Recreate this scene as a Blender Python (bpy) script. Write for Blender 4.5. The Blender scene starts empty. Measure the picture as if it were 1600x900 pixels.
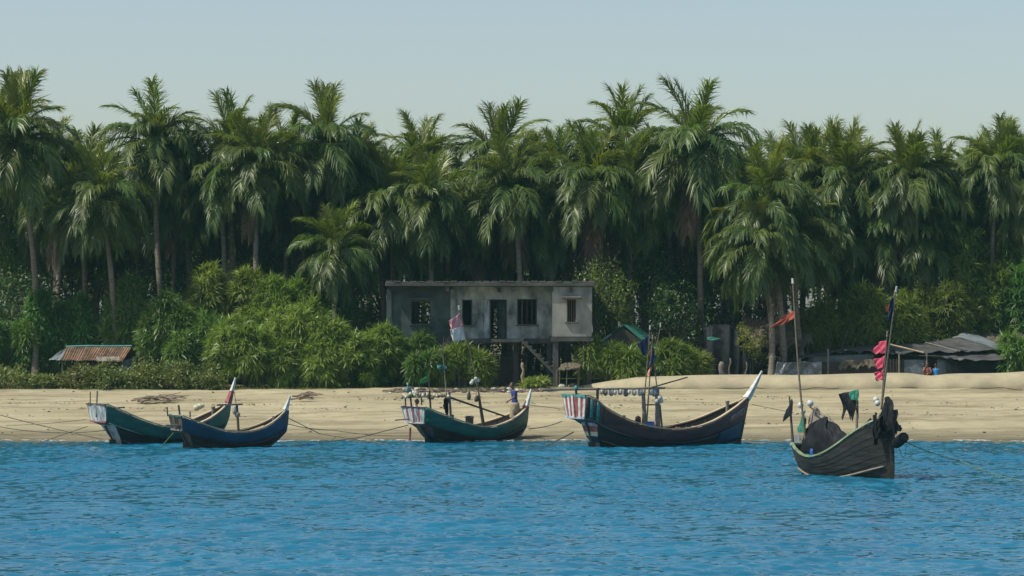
import bpy, math, random
import numpy as np
from mathutils import Vector, Matrix

SC = bpy.context.scene
COL = SC.collection
R = math.radians
rng = np.random.default_rng(7)
random.seed(7)

# ------------------------------------------------------------------ camera, sky, sun, exposure
FPX, HZ, CZ = 4560.0, 505.0, 5.0          # focal length in photo pixels, horizon row, eye height
cam_d = bpy.data.cameras.new('camera')
cam = bpy.data.objects.new('camera', cam_d)
COL.objects.link(cam)
cam.location = (0, 0, CZ)
cam.rotation_euler = (R(90), 0, 0)
cam_d.sensor_width = 36.0
cam_d.lens = 36.0 * FPX / 1600.0
cam_d.shift_y = (HZ - 450.0) / 1600.0
cam_d.clip_start = 0.5
cam_d.clip_end = 4000
SC.camera = cam

SUN_EL, SUN_AZ = R(55), R(-108)            # azimuth clockwise from +Y (away from camera): left, a little behind the trees
sun_dir = Vector((math.sin(SUN_AZ) * math.cos(SUN_EL), math.cos(SUN_AZ) * math.cos(SUN_EL), math.sin(SUN_EL)))
world = bpy.data.worlds.new('World')
SC.world = world
world.use_nodes = True
wn = world.node_tree.nodes
wl = world.node_tree.links
sky = wn.new('ShaderNodeTexSky')
sky.sky_type = 'NISHITA'
sky.sun_disc = False
sky.sun_elevation = SUN_EL
sky.sun_rotation = SUN_AZ
sky.altitude = 0
sky.air_density = 1.0
sky.dust_density = 1.6
sky.ozone_density = 1.6
bg = wn['Background']
bg.inputs['Strength'].default_value = 0.110
tint = wn.new('ShaderNodeMix')
tint.data_type = 'RGBA'
tint.blend_type = 'MULTIPLY'
tint.inputs[0].default_value = 1
tint.inputs[7].default_value = (1.03, .985, .925, 1)   # hazy greenish air
wl.new(sky.outputs['Color'], tint.inputs[6])
wl.new(tint.outputs[2], bg.inputs['Color'])

sl = bpy.data.lights.new('sun', 'SUN')
sl.energy = 3.6
sl.angle = R(0.53)
sl.color = (1.0, 0.94, 0.84)
so = bpy.data.objects.new('sun', sl)
COL.objects.link(so)
so.rotation_euler = sun_dir.to_track_quat('Z', 'Y').to_euler()
sl.color = (1.0, .97, .82)
so.location = (-40, 60, 60)

SC.view_settings.view_transform = 'Standard'
SC.view_settings.look = 'None'
SC.view_settings.exposure = 0.35
SC.view_settings.gamma = 1.0
SC.view_settings.use_curve_mapping = False
SC.render.engine = 'CYCLES'
SC.cycles.max_bounces = 10
SC.cycles.diffuse_bounces = 6
SC.cycles.glossy_bounces = 3
SC.cycles.transmission_bounces = 6
SC.cycles.volume_bounces = 0
SC.cycles.use_denoising = True
SC.cycles.denoising_prefilter = 'ACCURATE'


# ------------------------------------------------------------------ helpers
def P(px, py, d):
    """point at distance d whose direction from the eye is that of photo pixel (px, py)"""
    return Vector(((px - 800.0) * d / FPX, d, CZ - (py - HZ) * d / FPX))


def ipl(pts, v):
    """smooth interpolation through (key, value) points"""
    n = len(pts)
    if v <= pts[0][0]:
        return pts[0][1]
    if v >= pts[-1][0]:
        return pts[-1][1]
    for i in range(n - 1):
        x0, y0 = pts[i]
        x1, y1 = pts[i + 1]
        if v <= x1:
            h = x1 - x0
            m0 = (y1 - pts[i - 1][1]) / (x1 - pts[i - 1][0]) if i > 0 else (y1 - y0) / h
            m1 = (pts[i + 2][1] - y0) / (pts[i + 2][0] - x0) if i + 2 < n else (y1 - y0) / h
            t = (v - x0) / h
            return ((2 * t**3 - 3 * t**2 + 1) * y0 + (t**3 - 2 * t**2 + t) * h * m0
                    + (-2 * t**3 + 3 * t**2) * y1 + (t**3 - t**2) * h * m1)


def ground_z(x, y):
    z = float(np.interp(y, GY, GZ))
    return z


GY = [-400, 60, 100, 118, 124, 136, 148, 153, 165, 200, 260, 900]
GZ = [-5, -4, -1.3, -.3, 0, .82, 1.58, 1.78, 2.1, 2.5, 3.0, 4.0]


class Bag:
    """collects vertices and faces in world space"""
    def __init__(self):
        self.v, self.f, self.m = [], [], []

    def add(self, vs, fs, mi=0):
        o = len(self.v)
        self.v += [tuple(p) for p in vs]
        self.f += [tuple(i + o for i in f) for f in fs]
        self.m += [mi] * len(fs)
        return self

    def box(self, c, s, rz=0, mi=0, rx=0, ry=0):
        M = Matrix.Rotation(rz, 3, 'Z') @ Matrix.Rotation(ry, 3, 'Y') @ Matrix.Rotation(rx, 3, 'X')
        c = Vector(c)
        vs = [c + M @ Vector((a * s[0] / 2, b * s[1] / 2, e * s[2] / 2)) for a in (-1, 1) for b in (-1, 1) for e in (-1, 1)]
        return self.add(vs, [(0, 1, 3, 2), (4, 6, 7, 5), (0, 4, 5, 1), (2, 3, 7, 6), (0, 2, 6, 4), (1, 5, 7, 3)], mi)

    def beam(self, a, b, w, h=None, mi=0):
        """rectangular bar from a to b"""
        a, b = Vector(a), Vector(b)
        h = h or w
        t = (b - a).normalized()
        up = Vector((0, 0, 1)) if abs(t.z) < .95 else Vector((0, 1, 0))
        s = t.cross(up).normalized()
        u = s.cross(t)
        vs = [p + s * (i * w / 2) + u * (j * h / 2) for p in (a, b) for i, j in ((-1, -1), (1, -1), (1, 1), (-1, 1))]
        return self.add(vs, [(0, 1, 2, 3), (7, 6, 5, 4), (0, 4, 5, 1), (1, 5, 6, 2), (2, 6, 7, 3), (3, 7, 4, 0)], mi)

    def tube(self, pts, rad, n=8, mi=0, caps=True):
        pts = [Vector(p) for p in pts]
        if not hasattr(rad, '__len__'):
            rad = [rad] * len(pts)
        vs, fs = [], []
        ref = Vector((0, 0, 1))
        t0 = (pts[-1] - pts[0]).normalized()
        if abs(t0.z) > .9:
            ref = Vector((0, 1, 0))
        for i, p in enumerate(pts):
            t = (pts[min(i + 1, len(pts) - 1)] - pts[max(i - 1, 0)]).normalized()
            s = t.cross(ref).normalized()
            u = s.cross(t)
            for k in range(n):
                a = 2 * math.pi * k / n
                vs.append(p + (s * math.cos(a) + u * math.sin(a)) * rad[i])
        for i in range(len(pts) - 1):
            for k in range(n):
                k2 = (k + 1) % n
                fs.append((i * n + k, i * n + k2, (i + 1) * n + k2, (i + 1) * n + k))
        if caps:
            fs.append(tuple(range(n - 1, -1, -1)))
            fs.append(tuple((len(pts) - 1) * n + k for k in range(n)))
        return self.add(vs, fs, mi)

    def ball(self, c, r, n=8, m=6, mi=0, sq=(1, 1, 1), jit=0):
        vs, fs = [], []
        c = Vector(c)
        r3 = [r * q for q in sq]
        for j in range(m + 1):
            th = math.pi * j / m
            for k in range(n):
                a = 2 * math.pi * k / n
                q = 1 + random.uniform(-jit, jit)
                vs.append(c + Vector((r3[0] * math.sin(th) * math.cos(a) * q, r3[1] * math.sin(th) * math.sin(a) * q, r3[2] * math.cos(th) * q)))
        for j in range(m):
            for k in range(n):
                k2 = (k + 1) % n
                fs.append((j * n + k, (j + 1) * n + k, (j + 1) * n + k2, j * n + k2))
        return self.add(vs, fs, mi)

    def grid(self, fn, nu, nv, mi=0, flip=False):
        vs = [fn(i / nu, j / nv) for i in range(nu + 1) for j in range(nv + 1)]
        fs = []
        w = nv + 1
        for i in range(nu):
            for j in range(nv):
                q = (i * w + j, (i + 1) * w + j, (i + 1) * w + j + 1, i * w + j + 1)
                fs.append(q[::-1] if flip else q)
        return self.add(vs, fs, mi)

    def prism(self, poly, y0, y1, mi=0):
        """polygon given in (x, z), extruded along y"""
        n = len(poly)
        vs = [(x, y0, z) for x, z in poly] + [(x, y1, z) for x, z in poly]
        fs = [tuple(range(n)), tuple(range(2 * n - 1, n - 1, -1))]
        fs += [(i, i + n, (i + 1) % n + n, (i + 1) % n) for i in range(n)]
        return self.add(vs, fs, mi)


def set_props(o, label=None, cat=None, group=None, kind=None):
    if label:
        o['label'] = label
    if cat:
        o['category'] = cat
    if group:
        o['group'] = group
    if kind:
        o['kind'] = kind
    return o


ORD = ['first', 'second', 'third', 'fourth', 'fifth', 'sixth', 'seventh', 'eighth', 'ninth', 'tenth', 'eleventh', 'twelfth']
ZONES = [(110, 'at the left picture edge'), (240, 'above the tin roofed hut'), (440, 'above the blue boat'), (600, 'above the bright bush clump'), (770, 'above the left house half'),
         (930, 'above the right house half'), (1100, 'right of the house'), (1250, 'above the striped stern boat'), (1420, 'above the near grey boat'), (9999, 'towards the right picture edge')]
ZCOUNT = {}


def zone_label(what, px):
    z = next(t for e, t in ZONES if px < e)
    k = ZCOUNT[(what, z)] = ZCOUNT.get((what, z), -1) + 1
    return '%s %s from the left %s' % (ORD[k], what, z)


MATRIX = {}


def thing(name, label, cat, loc, rz=0.0, group=None):
    o = bpy.data.objects.new(name, None)
    o.empty_display_size = .2
    COL.objects.link(o)
    o.location = loc
    o.rotation_euler = (0, 0, rz)
    MATRIX[o.name] = Matrix.Translation(Vector(loc)) @ Matrix.Rotation(rz, 4, 'Z')
    return set_props(o, label, cat, group)


def build(name, bag, mats, parent=None, smooth=False, local=False, solid=0.0, origin=None, bevel=0.0, **props):
    """one mesh object from a bag of world-space geometry"""
    me = bpy.data.meshes.new(name)
    vs = bag.v
    root = parent
    chain = Matrix.Identity(4)
    if parent is not None and not local:
        chain = MATRIX.get(parent.name, Matrix.Identity(4)).inverted()
        vs = [chain @ Vector(v) for v in vs]
    elif origin is not None:
        o0 = Vector(origin)
        vs = [Vector(v) - o0 for v in vs]
    me.from_pydata([tuple(v) for v in vs], [], bag.f)
    if not isinstance(mats, (list, tuple)):
        mats = [mats]
    for m in mats:
        me.materials.append(m)
    if len(mats) > 1:
        me.polygons.foreach_set('material_index', bag.m)
    if smooth:
        me.polygons.foreach_set('use_smooth', [True] * len(me.polygons))
    me.validate()
    o = bpy.data.objects.new(name, me)
    COL.objects.link(o)
    if parent is not None:
        o.parent = parent
        MATRIX[o.name] = MATRIX.get(parent.name, Matrix.Identity(4))
    elif origin is not None:
        o.location = origin
    if solid:
        md = o.modifiers.new('thickness', 'SOLIDIFY')
        md.thickness = abs(solid)
        md.offset = -1 if solid > 0 else 1
    if bevel:
        md = o.modifiers.new('bevel', 'BEVEL')
        md.width = bevel
        md.segments = 1
    return set_props(o, **props)


def tri_mesh(name, V, T, mat, smooth=False):
    me = bpy.data.meshes.new(name)
    V = np.asarray(V, dtype=np.float32)
    T = np.asarray(T, dtype=np.int32)
    me.vertices.add(len(V))
    me.vertices.foreach_set('co', V.ravel())
    me.loops.add(T.size)
    me.loops.foreach_set('vertex_index', T.ravel())
    me.polygons.add(len(T))
    me.polygons.foreach_set('loop_start', np.arange(0, T.size, 3, dtype=np.int32))
    if smooth:
        me.polygons.foreach_set('use_smooth', np.ones(len(T), dtype=bool))
    for m in (mat if isinstance(mat, (list, tuple)) else [mat]):
        me.materials.append(m)
    me.update(calc_edges=True)
    return me


def quad_grid_mesh(name, X, Y, Z, mat, smooth=True):
    """mesh of a regular (n, m) grid of coordinates"""
    n, m = Z.shape
    V = np.stack([X, Y, Z], -1).reshape(-1, 3).astype(np.float32)
    a = (np.arange(n - 1)[:, None] * m + np.arange(m - 1)[None, :])
    Q = np.stack([a, a + m, a + m + 1, a + 1], -1).reshape(-1, 4).astype(np.int32)
    me = bpy.data.meshes.new(name)
    me.vertices.add(len(V))
    me.vertices.foreach_set('co', V.ravel())
    me.loops.add(Q.size)
    me.loops.foreach_set('vertex_index', Q.ravel())
    me.polygons.add(len(Q))
    me.polygons.foreach_set('loop_start', np.arange(0, Q.size, 4, dtype=np.int32))
    me.polygons.foreach_set('use_smooth', np.full(len(Q), smooth))
    me.materials.append(mat)
    me.update(calc_edges=True)
    return me


def link(name, me, parent=None, loc=(0, 0, 0), rz=0.0, **props):
    o = bpy.data.objects.new(name, me)
    COL.objects.link(o)
    o.parent = parent
    o.location = loc
    o.rotation_euler = (0, 0, rz)
    return set_props(o, **props)


def nrm(a):
    return a / (np.linalg.norm(a, axis=-1, keepdims=True) + 1e-9)


# ------------------------------------------------------------------ materials
def mat(name, col, rough=.7, var=.25, scale=3.0, col2=None, bump=.0, bscale=None, stretch=(1, 1, 1), spec=.5, detail=6.0, per_object=0.0, metal=0.0):
    m = bpy.data.materials.new(name)
    m.use_nodes = True
    nt = m.node_tree
    N, Lk = nt.nodes, nt.links
    b = N['Principled BSDF']
    b.inputs['Roughness'].default_value = rough
    b.inputs['Specular IOR Level'].default_value = spec
    b.inputs['Metallic'].default_value = metal
    tc = N.new('ShaderNodeTexCoord')
    mp = N.new('ShaderNodeMapping')
    mp.inputs['Scale'].default_value = stretch
    Lk.new(tc.outputs['Object'], mp.inputs['Vector'])
    nz = N.new('ShaderNodeTexNoise')
    nz.inputs['Scale'].default_value = scale
    nz.inputs['Detail'].default_value = detail
    nz.inputs['Roughness'].default_value = .62
    Lk.new(mp.outputs[0], nz.inputs['Vector'])
    rp = N.new('ShaderNodeValToRGB')
    c1 = [max(0, c * (1 - var)) for c in col]
    c2 = list(col2) if col2 else [min(1, c * (1 + var)) for c in col]
    rp.color_ramp.elements[0].position = .32
    rp.color_ramp.elements[1].position = .68
    rp.color_ramp.elements[0].color = (*c1, 1)
    rp.color_ramp.elements[1].color = (*c2, 1)
    Lk.new(nz.outputs['Fac'], rp.inputs['Fac'])
    out = rp.outputs['Color']
    if per_object:
        oi = N.new('ShaderNodeObjectInfo')
        mr = N.new('ShaderNodeMapRange')
        mr.inputs['To Min'].default_value = 1 - per_object
        mr.inputs['To Max'].default_value = 1 + per_object
        Lk.new(oi.outputs['Random'], mr.inputs['Value'])
        hs = N.new('ShaderNodeHueSaturation')
        Lk.new(out, hs.inputs['Color'])
        Lk.new(mr.outputs[0], hs.inputs['Value'])
        out = hs.outputs[0]
    Lk.new(out, b.inputs['Base Color'])
    if bump:
        bp = N.new('ShaderNodeBump')
        bp.inputs['Strength'].default_value = bump
        bp.inputs['Distance'].default_value = .05
        if bscale:
            n2 = N.new('ShaderNodeTexNoise')
            n2.inputs['Scale'].default_value = bscale
            n2.inputs['Detail'].default_value = 5
            Lk.new(mp.outputs[0], n2.inputs['Vector'])
            Lk.new(n2.outputs['Fac'], bp.inputs['Height'])
        else:
            Lk.new(nz.outputs['Fac'], bp.inputs['Height'])
        Lk.new(bp.outputs[0], b.inputs['Normal'])
    return m


def leaf_mat(name, dark, light, rough=.38, trans=.3, scale=.9, vary=.22, hue=.02, tcol=None):
    m = bpy.data.materials.new(name)
    m.use_nodes = True
    N, Lk = m.node_tree.nodes, m.node_tree.links
    b = N['Principled BSDF']
    b.inputs['Roughness'].default_value = rough
    b.inputs['Specular IOR Level'].default_value = .5
    tc = N.new('ShaderNodeTexCoord')
    nz = N.new('ShaderNodeTexNoise')
    nz.inputs['Scale'].default_value = scale
    nz.inputs['Detail'].default_value = 8
    nz.inputs['Roughness'].default_value = .7
    Lk.new(tc.outputs['Object'], nz.inputs['Vector'])
    rp = N.new('ShaderNodeValToRGB')
    rp.color_ramp.elements[0].position = .3
    rp.color_ramp.elements[1].position = .72
    rp.color_ramp.elements[0].color = (*dark, 1)
    rp.color_ramp.elements[1].color = (*light, 1)
    Lk.new(nz.outputs['Fac'], rp.inputs['Fac'])
    oi = N.new('ShaderNodeObjectInfo')
    mr = N.new('ShaderNodeMapRange')
    mr.inputs['To Min'].default_value = 1 - vary
    mr.inputs['To Max'].default_value = 1 + vary
    Lk.new(oi.outputs['Random'], mr.inputs['Value'])
    mh = N.new('ShaderNodeMapRange')
    mh.inputs['To Min'].default_value = .5 - hue
    mh.inputs['To Max'].default_value = .5 + hue
    ml = N.new('ShaderNodeMath')
    ml.operation = 'MULTIPLY'
    ml.inputs[1].default_value = 7.31
    fr = N.new('ShaderNodeMath')
    fr.operation = 'FRACT'
    Lk.new(oi.outputs['Random'], ml.inputs[0])
    Lk.new(ml.outputs[0], fr.inputs[0])
    Lk.new(fr.outputs[0], mh.inputs['Value'])
    hs = N.new('ShaderNodeHueSaturation')
    Lk.new(rp.outputs['Color'], hs.inputs['Color'])
    Lk.new(mr.outputs[0], hs.inputs['Value'])
    Lk.new(mh.outputs[0], hs.inputs['Hue'])
    Lk.new(hs.outputs[0], b.inputs['Base Color'])
    tr = N.new('ShaderNodeBsdfTranslucent')
    t2 = N.new('ShaderNodeMix')
    t2.data_type = 'RGBA'
    t2.blend_type = 'MULTIPLY'
    t2.inputs[0].default_value = 1
    Lk.new(hs.outputs[0], t2.inputs[6])
    t2.inputs[7].default_value = (*(tcol or (1.5, 1.6, .6)), 1)
    Lk.new(t2.outputs[2], tr.inputs['Color'])
    mx = N.new('ShaderNodeMixShader')
    mx.inputs[0].default_value = trans
    Lk.new(b.outputs[0], mx.inputs[1])
    Lk.new(tr.outputs[0], mx.inputs[2])
    Lk.new(mx.outputs[0], N['Material Output'].inputs['Surface'])
    return m


M = {}
M['palm'] = leaf_mat('palm_leaf', (.062, .104, .024), (.140, .190, .048), rough=.42, trans=.38)
M['palm_young'] = leaf_mat('palm_leaf_young', (.10, .14, .02), (.19, .22, .035), rough=.36, trans=.36)
M['palm_dry'] = leaf_mat('palm_leaf_dry', (.11, .075, .04), (.2, .14, .08), rough=.7, trans=.2, tcol=(1.2, 1.0, .7))
M['pandan'] = leaf_mat('screw_pine_leaf', (.065, .145, .03), (.15, .25, .058), rough=.38, trans=.3)
M['pandan_bright'] = leaf_mat('screw_pine_leaf_bright', (.118, .172, .03), (.222, .278, .052), rough=.42, trans=.34)
M['shrub'] = leaf_mat('shrub_leaf', (.10, .13, .035), (.19, .22, .06), rough=.55, trans=.25)
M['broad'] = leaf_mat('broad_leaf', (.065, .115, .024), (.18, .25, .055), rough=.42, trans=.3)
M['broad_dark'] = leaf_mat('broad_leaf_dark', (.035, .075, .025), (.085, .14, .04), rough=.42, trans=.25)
M['broad_yellow'] = leaf_mat('broad_leaf_yellow', (.15, .16, .03), (.28, .27, .06), rough=.5, trans=.35)
M['broad_brown'] = leaf_mat('broad_leaf_brown', (.1, .075, .035), (.2, .15, .075), rough=.7, trans=.2, tcol=(1.2, 1.0, .7))
M['grass'] = leaf_mat('grass_leaf', (.1, .12, .03), (.2, .21, .06), rough=.6, trans=.3)
M['trunk'] = mat('palm_trunk', (.18, .152, .115), .85, .4, 5, bump=.6, bscale=14, stretch=(.4, .4, 3), per_object=.2)
M['bark'] = mat('bark', (.12, .1, .08), .9, .35, 4, bump=.6)
M['deadwood'] = mat('driftwood', (.22, .17, .125), .9, .4, 4, bump=.5, per_object=.35)
M['bamboo'] = mat('bamboo_pole', (.135, .108, .068), .6, .4, 3, stretch=(1, 1, 4))
M['wood_dark'] = mat('dark_timber', (.07, .055, .042), .75, .4, 3, bump=.3, bscale=20, stretch=(1, 6, 6))
M['wood_grey'] = mat('weathered_timber', (.2, .175, .145), .8, .35, 3, bump=.3, bscale=18, stretch=(1, 6, 6))
M['wood_tan'] = mat('bare_timber', (.44, .34, .22), .7, .22, 2.5, stretch=(1, 5, 5))
M['tar'] = mat('tarred_hull', (.012, .011, .013), .6, .5, 2.2, col2=(.032, .027, .025), bump=.25, bscale=9, stretch=(.5, 1, 3))
M['tar_grey'] = mat('tarred_grey_planks', (.024, .023, .021), .7, .45, 1.6, col2=(.060, .055, .048), bump=.3, bscale=14, stretch=(.7, .7, 7), per_object=.22, spec=.22)
M['green'] = mat('green_boat_paint', (.009, .07, .055), .5, .4, 2.2, col2=(.018, .115, .09), bump=.15, bscale=12, stretch=(.5, 1, 2))
M['blue'] = mat('blue_boat_paint', (.006, .034, .075), .45, .45, 2.0, col2=(.010, .052, .12), bump=.15, bscale=12, stretch=(.5, 1, 2))
M['maroon'] = mat('maroon_boat_paint', (.055, .013, .014), .5, .5, 2.5, col2=(.105, .03, .025), bump=.15, bscale=12, stretch=(.5, 1, 2))
M['navy'] = mat('navy_boat_paint', (.015, .022, .05), .5, .5, 2, col2=(.03, .04, .085), stretch=(.5, 1, 2))
M['red'] = mat('red_boat_paint', (.24, .045, .048), .55, .4, 6, col2=(.36, .11, .11))
M['white'] = mat('white_boat_paint', (.42, .42, .40), .55, .2, 6, col2=(.64, .64, .61))
M['white_dirty'] = mat('worn_white_paint', (.26, .27, .27), .6, .55, 5, col2=(.62, .62, .6), stretch=(1, 1, .5))
M['paleblue'] = mat('worn_pale_blue_paint', (.16, .24, .3), .6, .4, 5, col2=(.5, .55, .57), stretch=(1, 1, .4))
M['teal'] = mat('teal_boat_paint', (.03, .2, .2), .5, .35, 6, col2=(.06, .3, .27))
M['cream'] = mat('cream_boat_paint', (.52, .48, .32), .6, .3, 6)
M['palegreen'] = mat('pale_green_gunwale', (.15, .22, .12), .6, .35, 4, col2=(.30, .37, .22))
M['bluedrum'] = mat('blue_plastic', (.02, .1, .42), .4, .15, 3)
M['float'] = mat('white_float', (.42, .41, .37), .5, .3, 5, per_object=.15)
M['rope'] = mat('old_rope', (.12, .095, .065), .9, .3, 8)
M['rope_green'] = mat('green_rope', (.1, .16, .06), .9, .3, 8)
M['black_cloth'] = mat('black_tarpaulin', (.007, .008, .010), .6, .5, 3, col2=(.018, .019, .023), spec=.12, bump=.5, bscale=7)
M['net_green'] = mat('green_netting', (.015, .16, .1), .8, .5, 12, col2=(.03, .28, .19), bump=.8, bscale=40)
M['flag_navy'] = mat('navy_flag', (.012, .022, .06), .75, .3, 3)
M['flag_green'] = mat('green_flag', (.015, .26, .06), .75, .2, 3)
M['flag_pink'] = mat('pink_flag', (.5, .035, .085), .75, .2, 4, col2=(.62, .085, .15))
M['flag_pale'] = mat('faded_pink_flag', (.6, .26, .27), .8, .2, 3)
M['flag_white'] = mat('faded_white_flag', (.62, .58, .52), .8, .12, 3)
M['flag_red'] = mat('faded_red_flag', (.30, .06, .03), .8, .3, 3)
M['cloth_orange'] = mat('faded_orange_rag', (.5, .24, .15), .8, .25, 4)
M['sandbag'] = mat('sand_cloth', (.345, .298, .195), .9, .16, .9, bump=.3, bscale=5)
M['thatch'] = mat('thatch', (.13, .105, .07), .9, .5, 7, bump=.8, bscale=22, stretch=(3, 1, 1))
M['tarp_grey'] = mat('grey_roof_tarpaulin', (.05, .052, .054), .65, .3, 1.2, col2=(.09, .09, .088), bump=.3, bscale=2.5)
M['tarp_silver'] = mat('silver_tarpaulin', (.13, .14, .15), .38, .4, 2.2, col2=(.36, .37, .38), bump=1.0, bscale=3)
M['sheet_grey'] = mat('grey_sheet_wall', (.15, .175, .19), .6, .25, 2)
M['tin_rust'] = mat('rusty_tin', (.16, .085, .05), .65, .45, 2.2, col2=(.3, .19, .12), stretch=(1, 1, .4), per_object=.25)
M['tin_green'] = mat('green_tin', (.05, .2, .14), .45, .25, 2)
M['plaster_blue'] = mat('pale_plaster', (.05, .075, .075), .9, .25, 1.3, col2=(.42, .455, .44), bump=.25, bscale=6, stretch=(1, 1, .55))
M['plaster_dark'] = mat('stained_plaster', (.035, .055, .055), .9, .45, .8, col2=(.10, .13, .128), bump=.25, bscale=5)
M['plaster_grey'] = mat('grey_plaster', (.17, .18, .16), .9, .2, 1.2, col2=(.34, .345, .315), bump=.2, bscale=6, stretch=(1, 1, .4))
M['concrete'] = mat('old_concrete', (.07, .07, .064), .9, .35, 1.4, bump=.3, bscale=6)
M['skin'] = mat('skin', (.17, .085, .05), .55, .1, 8)
M['hair'] = mat('hair', (.012, .01, .009), .5, .2, 20)
M['shirt_blue'] = mat('blue_shirt', (.02, .035, .17), .85, .2, 8)
M['shirt_white'] = mat('white_shirt', (.7, .69, .66), .85, .1, 8)
M['shirt_pink'] = mat('dull_pink_dress', (.32, .1, .09), .85, .2, 8)
M['shirt_cyan'] = mat('bright_blue_shirt', (.02, .2, .45), .85, .15, 8)
M['lungi'] = mat('tan_cloth', (.3, .23, .16), .85, .2, 8)


def ground_material():
    m = bpy.data.materials.new('sand_and_soil')
    m.use_nodes = True
    N, Lk = m.node_tree.nodes, m.node_tree.links
    b = N['Principled BSDF']
    b.inputs['Roughness'].default_value = .92
    b.inputs['Specular IOR Level'].default_value = .2
    tc = N.new('ShaderNodeTexCoord')
    sp = N.new('ShaderNodeSeparateXYZ')
    Lk.new(tc.outputs['Object'], sp.inputs[0])

    def noise(scale, stretch, detail=6, rough=.6):
        mp = N.new('ShaderNodeMapping')
        mp.inputs['Scale'].default_value = stretch
        Lk.new(tc.outputs['Object'], mp.inputs['Vector'])
        n = N.new('ShaderNodeTexNoise')
        n.inputs['Scale'].default_value = scale
        n.inputs['Detail'].default_value = detail
        n.inputs['Roughness'].default_value = rough
        Lk.new(mp.outputs[0], n.inputs['Vector'])
        return n

    def ramp(src, p0, c0, p1, c1):
        r = N.new('ShaderNodeValToRGB')
        r.color_ramp.elements[0].position = p0
        r.color_ramp.elements[1].position = p1
        r.color_ramp.elements[0].color = (*c0, 1)
        r.color_ramp.elements[1].color = (*c1, 1)
        Lk.new(src, r.inputs['Fac'])
        return r

    def mixc(fac, a, bb, mode='MIX', f=None):
        x = N.new('ShaderNodeMix')
        x.data_type = 'RGBA'
        x.blend_type = mode
        if fac is not None:
            Lk.new(fac, x.inputs[0])
        else:
            x.inputs[0].default_value = f
        Lk.new(a, x.inputs[6])
        Lk.new(bb, x.inputs[7])
        return x.outputs[2]

    base = ramp(noise(.35, (.5, 1, 1)).outputs['Fac'], .3, (.305, .265, .17), .7, (.405, .355, .235))
    streak = ramp(noise(1.0, (.10, 1.1, 1), 8, .72).outputs['Fac'], .38, (.6, .58, .54), .52, (1, 1, 1))
    speck = ramp(noise(2.2, (.5, 1, 1), 9, .8).outputs['Fac'], .36, (.6, .57, .52), .47, (1, 1, 1))
    c = mixc(None, base.outputs[0], streak.outputs[0], 'MULTIPLY', .9)
    c = mixc(None, c, speck.outputs[0], 'MULTIPLY', .7)
    # damp sand beside the water
    mz = N.new('ShaderNodeMapRange')
    mz.inputs['From Min'].default_value = .04
    mz.inputs['From Max'].default_value = .42
    Lk.new(sp.outputs['Z'], mz.inputs['Value'])
    wet = ramp(mz.outputs[0], .0, (.46, .45, .44), 1.0, (1, 1, 1))
    c = mixc(None, c, wet.outputs[0], 'MULTIPLY', 1.0)
    # soil and low growth behind the beach
    add = N.new('ShaderNodeMath')
    add.operation = 'MULTIPLY_ADD'
    Lk.new(noise(.6, (.6, 1, 1), 5).outputs['Fac'], add.inputs[0])
    add.inputs[1].default_value = 3.0
    Lk.new(sp.outputs['Y'], add.inputs[2])
    ms = N.new('ShaderNodeMapRange')
    ms.inputs['From Min'].default_value = 149.3
    ms.inputs['From Max'].default_value = 151.5
    Lk.new(add.outputs[0], ms.inputs['Value'])
    soil = ramp(noise(1.4, (1, 1, 1)).outputs['Fac'], .35, (.07, .06, .035), .65, (.13, .13, .05))
    c = mixc(ms.outputs[0], c, soil.outputs[0])
    Lk.new(c, b.inputs['Base Color'])
    bp = N.new('ShaderNodeBump')
    bp.inputs['Strength'].default_value = .55
    bp.inputs['Distance'].default_value = .12
    Lk.new(noise(1.3, (.35, 1.2, 1), 8, .7).outputs['Fac'], bp.inputs['Height'])
    Lk.new(bp.outputs[0], b.inputs['Normal'])
    return m


def water_material():
    m = bpy.data.materials.new('sea_water')
    m.use_nodes = True
    N, Lk = m.node_tree.nodes, m.node_tree.links
    b = N['Principled BSDF']
    b.inputs['Roughness'].default_value = .06
    b.inputs['IOR'].default_value = 1.33
    tc = N.new('ShaderNodeTexCoord')
    n = N.new('ShaderNodeTexNoise')
    n.inputs['Scale'].default_value = .22
    n.inputs['Detail'].default_value = 8
    n.inputs['Roughness'].default_value = .68
    Lk.new(tc.outputs['Object'], n.inputs['Vector'])
    r = N.new('ShaderNodeValToRGB')
    r.color_ramp.elements[0].position = .3
    r.color_ramp.elements[1].position = .7
    r.color_ramp.elements[0].color = (.006, .095, .168, 1)
    r.color_ramp.elements[1].color = (.013, .155, .262, 1)
    Lk.new(n.outputs['Fac'], r.inputs['Fac'])
    Lk.new(r.outputs[0], b.inputs['Base Color'])
    n2 = N.new('ShaderNodeTexNoise')
    n2.inputs['Scale'].default_value = 5
    n2.inputs['Detail'].default_value = 4
    Lk.new(tc.outputs['Object'], n2.inputs['Vector'])
    bp = N.new('ShaderNodeBump')
    bp.inputs['Strength'].default_value = .15
    bp.inputs['Distance'].default_value = .05
    Lk.new(n2.outputs['Fac'], bp.inputs['Height'])
    Lk.new(bp.outputs[0], b.inputs['Normal'])
    return m


M['ground'] = ground_material()
M['water'] = water_material()


# ------------------------------------------------------------------ ground and water
def sines(X, Y, n, lmin, lmax, slope, dir0, spread, seed, pw=1.0):
    r = np.random.default_rng(seed)
    Z = np.zeros_like(X)
    for _ in range(n):
        lam = lmin * (lmax / lmin) ** r.random()
        th = dir0 + r.normal() * spread
        k = 2 * math.pi / lam
        ph = r.random() * 6.283
        a = slope / k * math.sqrt(2.0 / n)
        arg = k * (X * math.cos(th) + Y * math.sin(th)) + ph
        Z += a * np.sin(arg)
    return Z


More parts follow.
